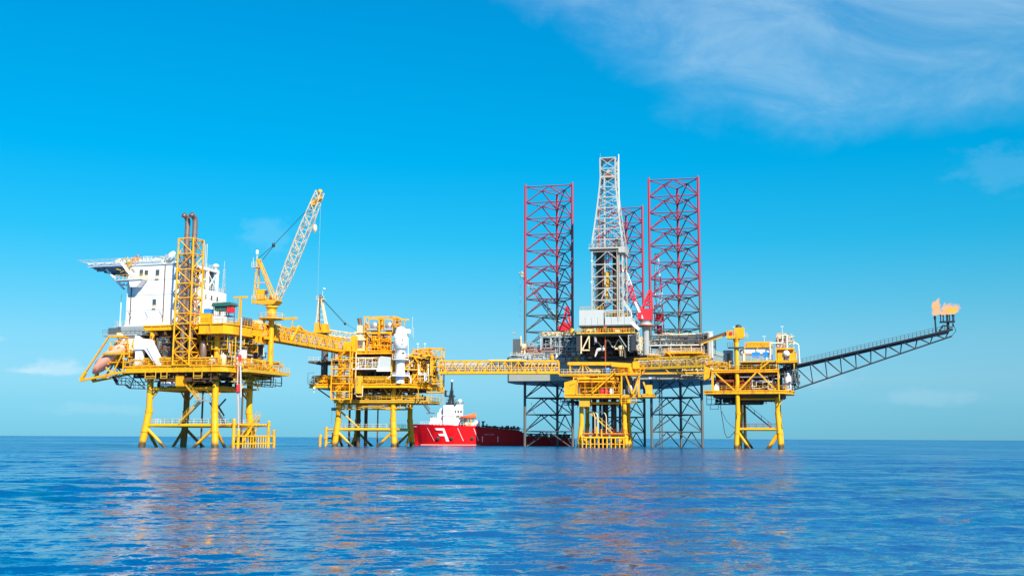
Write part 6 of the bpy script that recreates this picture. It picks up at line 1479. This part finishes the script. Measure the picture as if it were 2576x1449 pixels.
def rig_cranes():
    T = Thing('rig_crane', 'red-housed rig crane on a thick grey pedestal right of the derrick', 'crane', E, (-8, -8.6, 27))
    v = -8.6
    T.part('pedestal', MB().tube((-8, v, 26.9), (-8, v, 34.0), .95, 18).tube((-8, v, 34), (-8, v, 35.4), .95, 18, 1.3), 'grey')
    T.part('ring_platform', MB().lathe((-8, v, 35.3), [(1.3, 0), (2.4, .1), (2.4, .5), (1.3, .5)], 20), 'rusty')
    T.part('slew_base', MB().lathe((-8, v, 35.8), [(1.9, 0), (1.6, .5), (1.6, 1.2), (1.9, 1.4)], 16), 'grey')
    T.part('machinery_house', MB().box((-10.1, v-1.3, 37.2), (-6.0, v+1.4, 38.6)).slab([(-10.1, 38.6), (-6.0, 38.6), (-6.0, 40.6), (-9.4, 40.6), (-10.1, 39.4)], 'v', v-1.3, v+1.4), 'red')
    mb = MB()
    for dv in (-1.1, 1.1):
        mb.beam((-9.2, v+dv, 40.4), (-6.9, v+dv*.4, 46), .45, .4).beam((-6.1, v+dv, 40.4), (-6.3, v+dv*.4, 46), .45, .4)
        for k in range(1, 4):
            t = k/4.2; a, b = Vector((-9.2+2.3*t, v+dv*(1-.6*t), 40.4+5.6*t)), Vector((-6.1-.2*t, v+dv*(1-.6*t), 40.4+5.6*t))
            mb.beam(a, b, .3, .3); mb.beam(a, b+Vector((0, 0, 1.3)), .2, .2)
    mb.box((-7.2, v-.5, 45.4), (-6.1, v+.5, 46.2))
    T.part('gantry', mb, 'red')
    T.part('cab', MB().box((-10.3, v-2.2, 37.4), (-9.0, v-1.3, 39.4)), 'red')
    T.part('boom_foot', MB().beam((-8.8, v-1.6, 37.6), (-10.9, v-1.6, 42.6), .5, .6).beam((-9.4, v-.6, 38.4), (-11.2, v-.6, 42.6), .6, .7), 'white')
    lattice_boom(T, (-10.95, v-1.1, 42.5), (-14.6, v-1.1, 53.2), 1.7, 1.3, [(.46, 'red'), (.86, 'white'), (1.0, 'red')], 12)
    T = Thing('rig_crane', 'rig crane with a white and red boom raised upright inside the right leg', 'crane', E, (-6.5, 21, 27))
    v = 21
    T.part('pedestal', MB().tube((-6.6, v, 26.9), (-6.6, v, 36.6), 1.0, 14), 'grey')
    T.part('cab_frame', MB().box((-8.3, v-1.4, 36.2), (-5.2, v+1.4, 36.6)).box((-8.3, v-1.2, 40.0), (-5.2, v+1.2, 40.4)).beam((-8.2, v-1.2, 36.6), (-8.1, v-1.2, 45), .3, .3).beam((-5.3, v-1.2, 36.6), (-5.6, v-1.2, 45), .3, .3).beam((-8.2, v-1.2, 40.2), (-5.6, v-1.2, 44.8), .2, .2).beam((-5.3, v-1.2, 40.2), (-8, v-1.2, 44.8), .2, .2).beam((-8.2, v-1.2, 45), (-5.6, v-1.2, 45), .3, .3), 'red')
    T.part('machinery_house', MB().box((-7.8, v-1, 40.4), (-5.4, v+1.2, 42.4)), 'red')
    T.part('winch_house', MB().box((-7.6, v-1.2, 36.6), (-6, v+1, 38.6)), 'red')
    lattice_boom(T, (-6.9, v, 44.6), (-7.4, v, 62.0), 2.6, 1.1, [(.28, 'white'), (.56, 'red'), (.9, 'white'), (1.0, 'orange')], 7)
    T = Thing('rig_crane', 'small red rig crane with grey boom leaning left inside the left leg', 'crane', E, (-37.6, 20, 27))
    v = 20
    T.part('pedestal', MB().tube((-37.6, v, 26.9), (-37.6, v, 37), .9, 12), 'grey')
    T.part('machinery_house', MB().slab([(-39.8, 36.8), (-35.4, 36.8), (-35.6, 39.2), (-36.6, 39.6), (-37.4, 40.2), (-39.4, 38.6)], 'v', v-1.3, v+1.3), 'red')
    mb = MB()
    for dv in (-1, 1): mb.beam((-38.4, v+dv, 39), (-36.9, v+dv*.5, 45), .35, .35).beam((-35.7, v+dv, 39), (-36.5, v+dv*.5, 45), .35, .35).beam((-37.8, v+dv, 41.4), (-36, v+dv, 41.4), .25, .25).beam((-37.3, v+dv*.8, 43.2), (-36.2, v+dv*.8, 43.2), .25, .25)
    mb.box((-37.3, v-.8, 44.4), (-36.1, v+.8, 45.2))
    T.part('gantry', mb, 'red')
    lattice_boom(T, (-38.6, v-.4, 38.4), (-52.4, v-.4, 57.0), 1.7, .9, [(.2, 'grey'), (.5, 'offwhite'), (.62, 'red'), (.9, 'grey'), (1.0, 'cream')], 16)
    T.part('hoist_rope', MB().tube((-52.5, v-.4, 56.8), (-52.5, v-.4, 42), .05, 4), 'grey')
rig_cranes()

# ================================================================ the supply ship
def ship():
    S = Frame(-32.6, 361.5, 2.0)
    T = Thing('supply_ship', 'red supply ship with white wheelhouse and black mast between the platforms', 'ship', S, (26, 7, 0))
    bm = 13.0
    st = []   # stations: u, deck height, half breadth at deck, half breadth at the water
    def half(u, w): return bm/2*min(1, max(.015, (u/w)))**.55
    us = [0, .6, 1.5, 3, 5, 7.5, 10, 14, 18, 22.6]
    rows = []
    for u in us:
        ht = 6.9-.030*u
        hd = half(u+.1, 8.5); hw = half(max(0, u-1.6)+.02, 13)
        r = [(u+ (1.6 if u < .1 else 0)*0, 7-hw*.85, -2)]
        rows.append([(u+1.7*(1-min(1, u/8)), 7-hw, -1.5), (u+1.1*(1-min(1, u/8)), 7-hw-(hd-hw)*.2, 1.2), (u+.5*(1-min(1, u/8)), 7-hw-(hd-hw)*.6, 4.0), (u, 7-hd, ht)])
    def loft(rows):
        mb = MB(); n = len(rows[0]); vs = []
        for r in rows:
            vs += r+[(x, 14-y, z) for x, y, z in reversed(r)]
        m = 2*n
        fs = [(j*m+i, (j+1)*m+i, (j+1)*m+(i+1), j*m+(i+1)) for j in range(len(rows)-1) for i in range(m-1)]
        mb.add(vs, fs, False); mb.add(vs, [tuple(range(m)), tuple(range(len(rows)*m-1, (len(rows)-1)*m-1, -1))]); return mb
    T.part('hull', loft(rows), 'shipred')
    e = rows[-1]
    def sect(u, zt, w=1.0): return [(u, 7-bm/2*w, -1.5), (u, 7-bm/2*w, 1.2), (u, 7-bm/2*w, min(4.0, zt*.7)), (u, 7-bm/2*w, zt)]
    T.part('after_hull', loft([sect(22.6, 5.9), sect(30, 5.3), sect(35.2, 4.9), sect(36.6, 4.2), sect(37.6, 3.0), sect(50, 2.7), sect(53.2, 2.2, .96)]), 'shipred')
    T.part('bulwark_cap', MB().beam((22.6, .45, 5.95), (35.2, .45, 4.95), .3, .2).beam((37.6, .45, 3.05), (53, .45, 2.6), .3, .2), 'rusty')
    T.part('waterline_band', MB().beam((3.4, .38, .25), (22.6, .38, .25), .12, .22), 'salmon')
    # white markings on the bow side
    def side(u, z):
        hd = half(u+.1, 8.5); hw = half(max(0, u-1.6)+.02, 13)
        if z >= 4: k = .6+.4*min(1, (z-4)/2.6)
        else: k = .2+.4*max(0, (z-1.2)/2.8)
        return 7-hw-(hd-hw)*k-.05
    def mark(poly, nu=5):
        """a sheet following the hull: poly of four (u, z) corners"""
        (a, b, c, d) = poly; mb = MB(); n = 6
        def P(s, t): return (a[0]*(1-s)*(1-t)+b[0]*s*(1-t)+c[0]*s*t+d[0]*(1-s)*t, a[1]*(1-s)*(1-t)+b[1]*s*(1-t)+c[1]*s*t+d[1]*(1-s)*t)
        vs = []
        for j in range(n+1):
            for i in range(n+1):
                u, z = P(i/n, j/n); vs.append((u, side(u, z)-.03, z))
        return mb.add(vs, [(j*(n+1)+i, j*(n+1)+i+1, (j+1)*(n+1)+i+1, (j+1)*(n+1)+i) for j in range(n) for i in range(n)])
    lt = mark([(7.9, 5.55), (10.2, 5.55), (10.4, 4.85), (8.3, 4.85)])
    for pl in ([(10.2, 5.55), (10.9, 5.55), (12.6, 1.35), (11.6, 1.35)], [(9.0, 3.75), (11.2, 3.75), (11.4, 3.05), (9.4, 3.05)]):
        k = mark(pl); lt.add(k.v, k.f)
    T.part('hull_letter', lt, 'white')
    for a, b in ((5.4, 7.6), (15.2, 17.1), (20.4, 22.0)):
        T.part('hull_stripe', mark([(a, 5.6), (a+.14, 5.6), (b+.14, 1.5), (b, 1.5)]), 'white')
    T.part('bow_mark', mark([(.9, 6.2), (1.9, 6.2), (1.9, 5.95), (.9, 5.95)]), 'white')
    for u in (8.9, 13.3, 20.0):
        y = side(u, 2.4)
        T.part('tyre_fender', MB().lathe((u, y-.25, 2.3), [(.35, 0), (.55, .08), (.55, .22), (.35, .3)], 14, 'v'), 'dark')
    for u in (23.2, 28.2): T.part('draught_mark', MB().box((u, .44, 1.3), (u+.2, .48, 3.0)), 'white')
    # faint stern lettering, unreadable at this distance
    mb = MB()
    for k in range(9):
        if k == 4: continue
        u = 24.0+k*.36; mb.box((u, .44, 3.45), (u+.09, .48, 3.78)); mb.box((u+.09, .44, 3.45+.12*(k % 3)), (u+.24, .48, 3.53+.12*(k % 3)))
    T.part('hull_lettering', mb, 'offwhite')
    # superstructure
    w = T.part('deckhouse', MB().box((6.2, 2.6, 6.4), (22.4, 11.4, 7.4)).box((6.4, 2.8, 7.4), (11.0, 11.2, 9.0)).box((9.0, 3, 7.4), (17.6, 11, 8.6)), 'white')
    T.part('porthole', MB().box((7.0, 2.54, 6.6), (7.2, 2.6, 7.1)).box((8.2, 2.54, 6.6), (8.4, 2.6, 7.1)).box((9.2, 2.54, 6.6), (9.4, 2.6, 7.1)), 'red', w)
    T.part('upper_house', MB().box((9.2, 3.2, 8.6), (16.8, 10.8, 10.4)).slab([(8.6, 9.0), (10.8, 9.0), (10.8, 12.4), (9.6, 12.0), (8.6, 10.2)], 'v', 3.4, 10.6), 'white')
    tw = T.part('tower_house', MB().box((10.6, 1.6, 6.4), (13.9, 5.0, 13.0)).box((10.2, 1.4, 9.6), (14.0, 5.2, 9.8)), 'white')
    wh = T.part('wheelhouse', MB().box((13.4, 3, 8.6), (16.9, 11, 13.0)).box((13.2, 2.8, 13.0), (17.1, 11.2, 13.2)), 'white')
    for k in range(3): T.part('wheelhouse_window', MB().box((14.2+.9*k, 2.93, 10.6), (14.8+.9*k, 3.0, 11.3)), 'glass', wh)
    T.part('wheelhouse_window', MB().box((14.8, 2.93, 9.2), (15.8, 3.0, 9.7)), 'glass', wh)
    T.part('mast', MB().zig((12.2, 3.2, 13), (13.0, 3.4, 18), (13.8, 3.2, 13), (13.3, 3.4, 18), 5, .12, 'x').tube((12.3, 3.2, 13), (13.0, 3.3, 18), .5, 8, .3).tube((13.7, 3.2, 13), (13.3, 3.3, 18), .5, 8, .3).tube((13.15, 3.3, 17.6), (13.2, 3.3, 20.4), .3, 8).beam((11.0, 3.3, 16.1), (14.2, 3.3, 16.1), .2, .2).tube((11.2, 3.3, 16), (11.1, 3.3, 18.2), .06, 4).beam((11, 3.3, 17.6), (12, 3.3, 17.6), .12, .12).box((10.9, 2.4, 13.0), (14.6, 4.4, 13.25)).tube((14, 3.3, 14.2), (15, 3.3, 15.2), .06, 4).tube((12.2, 3.3, 14.6), (11.6, 3.3, 14.8), .1, 5).beam((12.6, 3.3, 18.4), (14, 3.3, 18.4), .1, .1), 'black')
    T.part('mast_dome', MB().ball((13.2, 3.3, 20.9), .45, 12), 'white')
    T.part('radar_dome', MB().ball((15.9, 4, 14.3), .75, 14).tube((15.9, 4, 13.2), (15.9, 4, 13.8), .3, 8), 'white')
    for u in (8.0, 8.9, 17.2): T.part('deck_door', MB().box((u, 2.52, 6.5), (u+.35, 2.6, 7.4)), 'grey', w)
    T.part('mast_platform', MB().box((11.0, 2.9, 15.7), (14.4, 3.8, 15.95)).box((10.8, 3, 15.9), (11.5, 3.6, 17.8)).box((11.4, 2.8, 13.2), (12.2, 3.8, 14.0)).box((12.6, 2.9, 17.4), (13.9, 3.7, 17.6)), 'black')
    T.part('house_railing', MB().rail([(6.4, 2.7, 9.0), (9.0, 2.7, 9.0)], .8, .7, .05).rail([(14, 2.9, 8.6), (17.6, 2.9, 8.6)], .9, .7, .05).rail([(9.2, 3, 10.4), (10.6, 3, 10.4)], .9, .7, .05), 'grey')
    T.part('vents', MB().box((17.4, 3.2, 7.4), (18.4, 5, 9.2)).box((19, 3.4, 6.4), (20.2, 5, 7.8)), 'offwhite')
    T.part('monkey_island', MB().rail([(13.3, 2.9, 13.2), (17, 2.9, 13.2)], 1.0, .8, .06).box((14.2, 3.4, 13.2), (15.0, 4.2, 14.0)).tube((14.4, 3.4, 13.2), (14.6, 3.4, 15), .06, 4), 'dkgrey')
    T.part('reel', MB().lathe((16.7, 1.8, 7.2), [(.5, 0), (1.05, .1), (1.05, .7), (.5, .8)], 16, 'v').tube((17.6, 2, 6.4), (17.6, 2, 8.4), .2, 6), 'dark')
    T.part('davit', MB().path([(19.4, 2.4, 6.6), (19.0, 2.2, 8.4), (20.4, 2.2, 8.6)], .14, 6).path([(17.6, 2.4, 8.4), (17.2, 2.2, 9.2)], .12, 6), 'dkgrey')
    T.part('after_house', MB().box((21.0, 2.4, 6.2), (22.4, 11, 8.1)).slab([(19.4, 6.4), (21, 6.4), (21, 8.2), (20.4, 7.4)], 'v', 3, 10), 'white')
    T.part('foredeck_rail', MB().rail([(3, 4.4, 6.75), (5, 2.9, 6.7), (8, 1.4, 6.6), (12, .7, 6.5), (22.4, .7, 6.2)], 1.0, 1.0, .05), 'white')
    fill(T, 180, (17.6, 22), (1.2, 2.0), 6.2, 7.6, 5, ['yellow', 'offwhite', 'cream', 'white'])
    T.part('funnel', MB().box((23.2, 3, 5.6), (23.8, 5, 7.6)).box((23.0, 2.8, 7.6), (24.2, 5.2, 7.9)).tube((24.6, 4, 5.6), (24.8, 4, 7.0), .2, 6), 'dark')
    T.part('foremast', MB().box((6.2, 5, 9.0), (7.0, 6, 9.5)), 'dark')
    # cargo rails along the low after deck
    for y in (1.0, 12.6):
        cr_ = MB()
        cr_.beam((23, y, 6.4), (35.5, y, 5.4), .5, .35)
        for k in range(11): cr_.beam((23.4+k*1.2, y, 5.0), (23.4+k*1.2, y, 6.4-k*.095), .2, .2)
        cr_.beam((37.6, y, 3.9), (53, y, 3.6), .5, .3)
        for k in range(11): cr_.beam((38+k*1.45, y, 2.6), (38+k*1.45, y, 3.8), .22, .22)
        T.part('cargo_rail', cr_, 'dark')
    cg = MB(); rng = random.Random(9)
    for k in range(26):
        u = rng.uniform(24, 36); cg.box((u, 1.6+rng.random()*3, 5.3), (u+rng.uniform(.4, 1.2), 6, 5.9+rng.random()*.6))
    for k in range(22):
        u = rng.uniform(38, 52); cg.box((u, 1.6+rng.random()*3, 2.6), (u+rng.uniform(.5, 1.4), 6, 3.3+rng.random()*.5))
    T.part('deck_cargo', cg, 'dkgrey')
    mb = MB()
    for k in range(9): mb.box((38.2+k*1.5, .42, 3.15), (38.9+k*1.5, .9, 3.35))
    T.part('rail_fittings', mb, 'offwhite')
    T.part('hose_coil', MB().path([(33.6, 1, 5.4), (34.2, .8, 4.6), (35.4, .8, 4.2), (36.2, 1, 4.8)], .16, 6).path([(33, 1, 5.6), (35, 1, 5.9), (36.6, 1, 5.2)], .1, 6), 'offwhite')
    B_ = Thing('rescue_boat', 'orange rescue boat hung above the red ship behind its white wheelhouse', 'boat', S, (18.6, 2.2, 8.4))
    c = (18.7, 2.4); rows = []
    for u, zk, zt, h in ((15.9, 9.25, 9.45, .1), (16.6, 8.9, 9.6, .55), (17.6, 8.6, 9.7, .85), (19.0, 8.5, 9.8, .95), (20.6, 8.6, 9.9, .9), (21.2, 8.8, 9.9, .75)):
        rows.append([(u, 2.3-h*.25, zk), (u, 2.3-h*.8, (zk*2+zt)/3), (u, 2.3-h, zt-.2), (u, 2.3-h*.7, zt)])
    mb = MB(); vs = []
    for r in rows: vs += r+[(x, 4.6-y, z) for x, y, z in reversed(r)]
    fs = [(j*8+i, (j+1)*8+i, (j+1)*8+(i+1) % 8, j*8+(i+1) % 8) for j in range(5) for i in range(8)]
    mb.add(vs, fs); mb.add(vs, [tuple(range(8)), tuple(range(47, 39, -1))])
    B_.part('hull', mb, 'orange')
    B_.part('canopy', MB().slab([(18.4, 9.7), (21.0, 9.8), (21.3, 10.5), (20.4, 10.6), (19.8, 10.1), (18.8, 10.1)], 'v', 1.7, 2.9), 'orange')
ship()
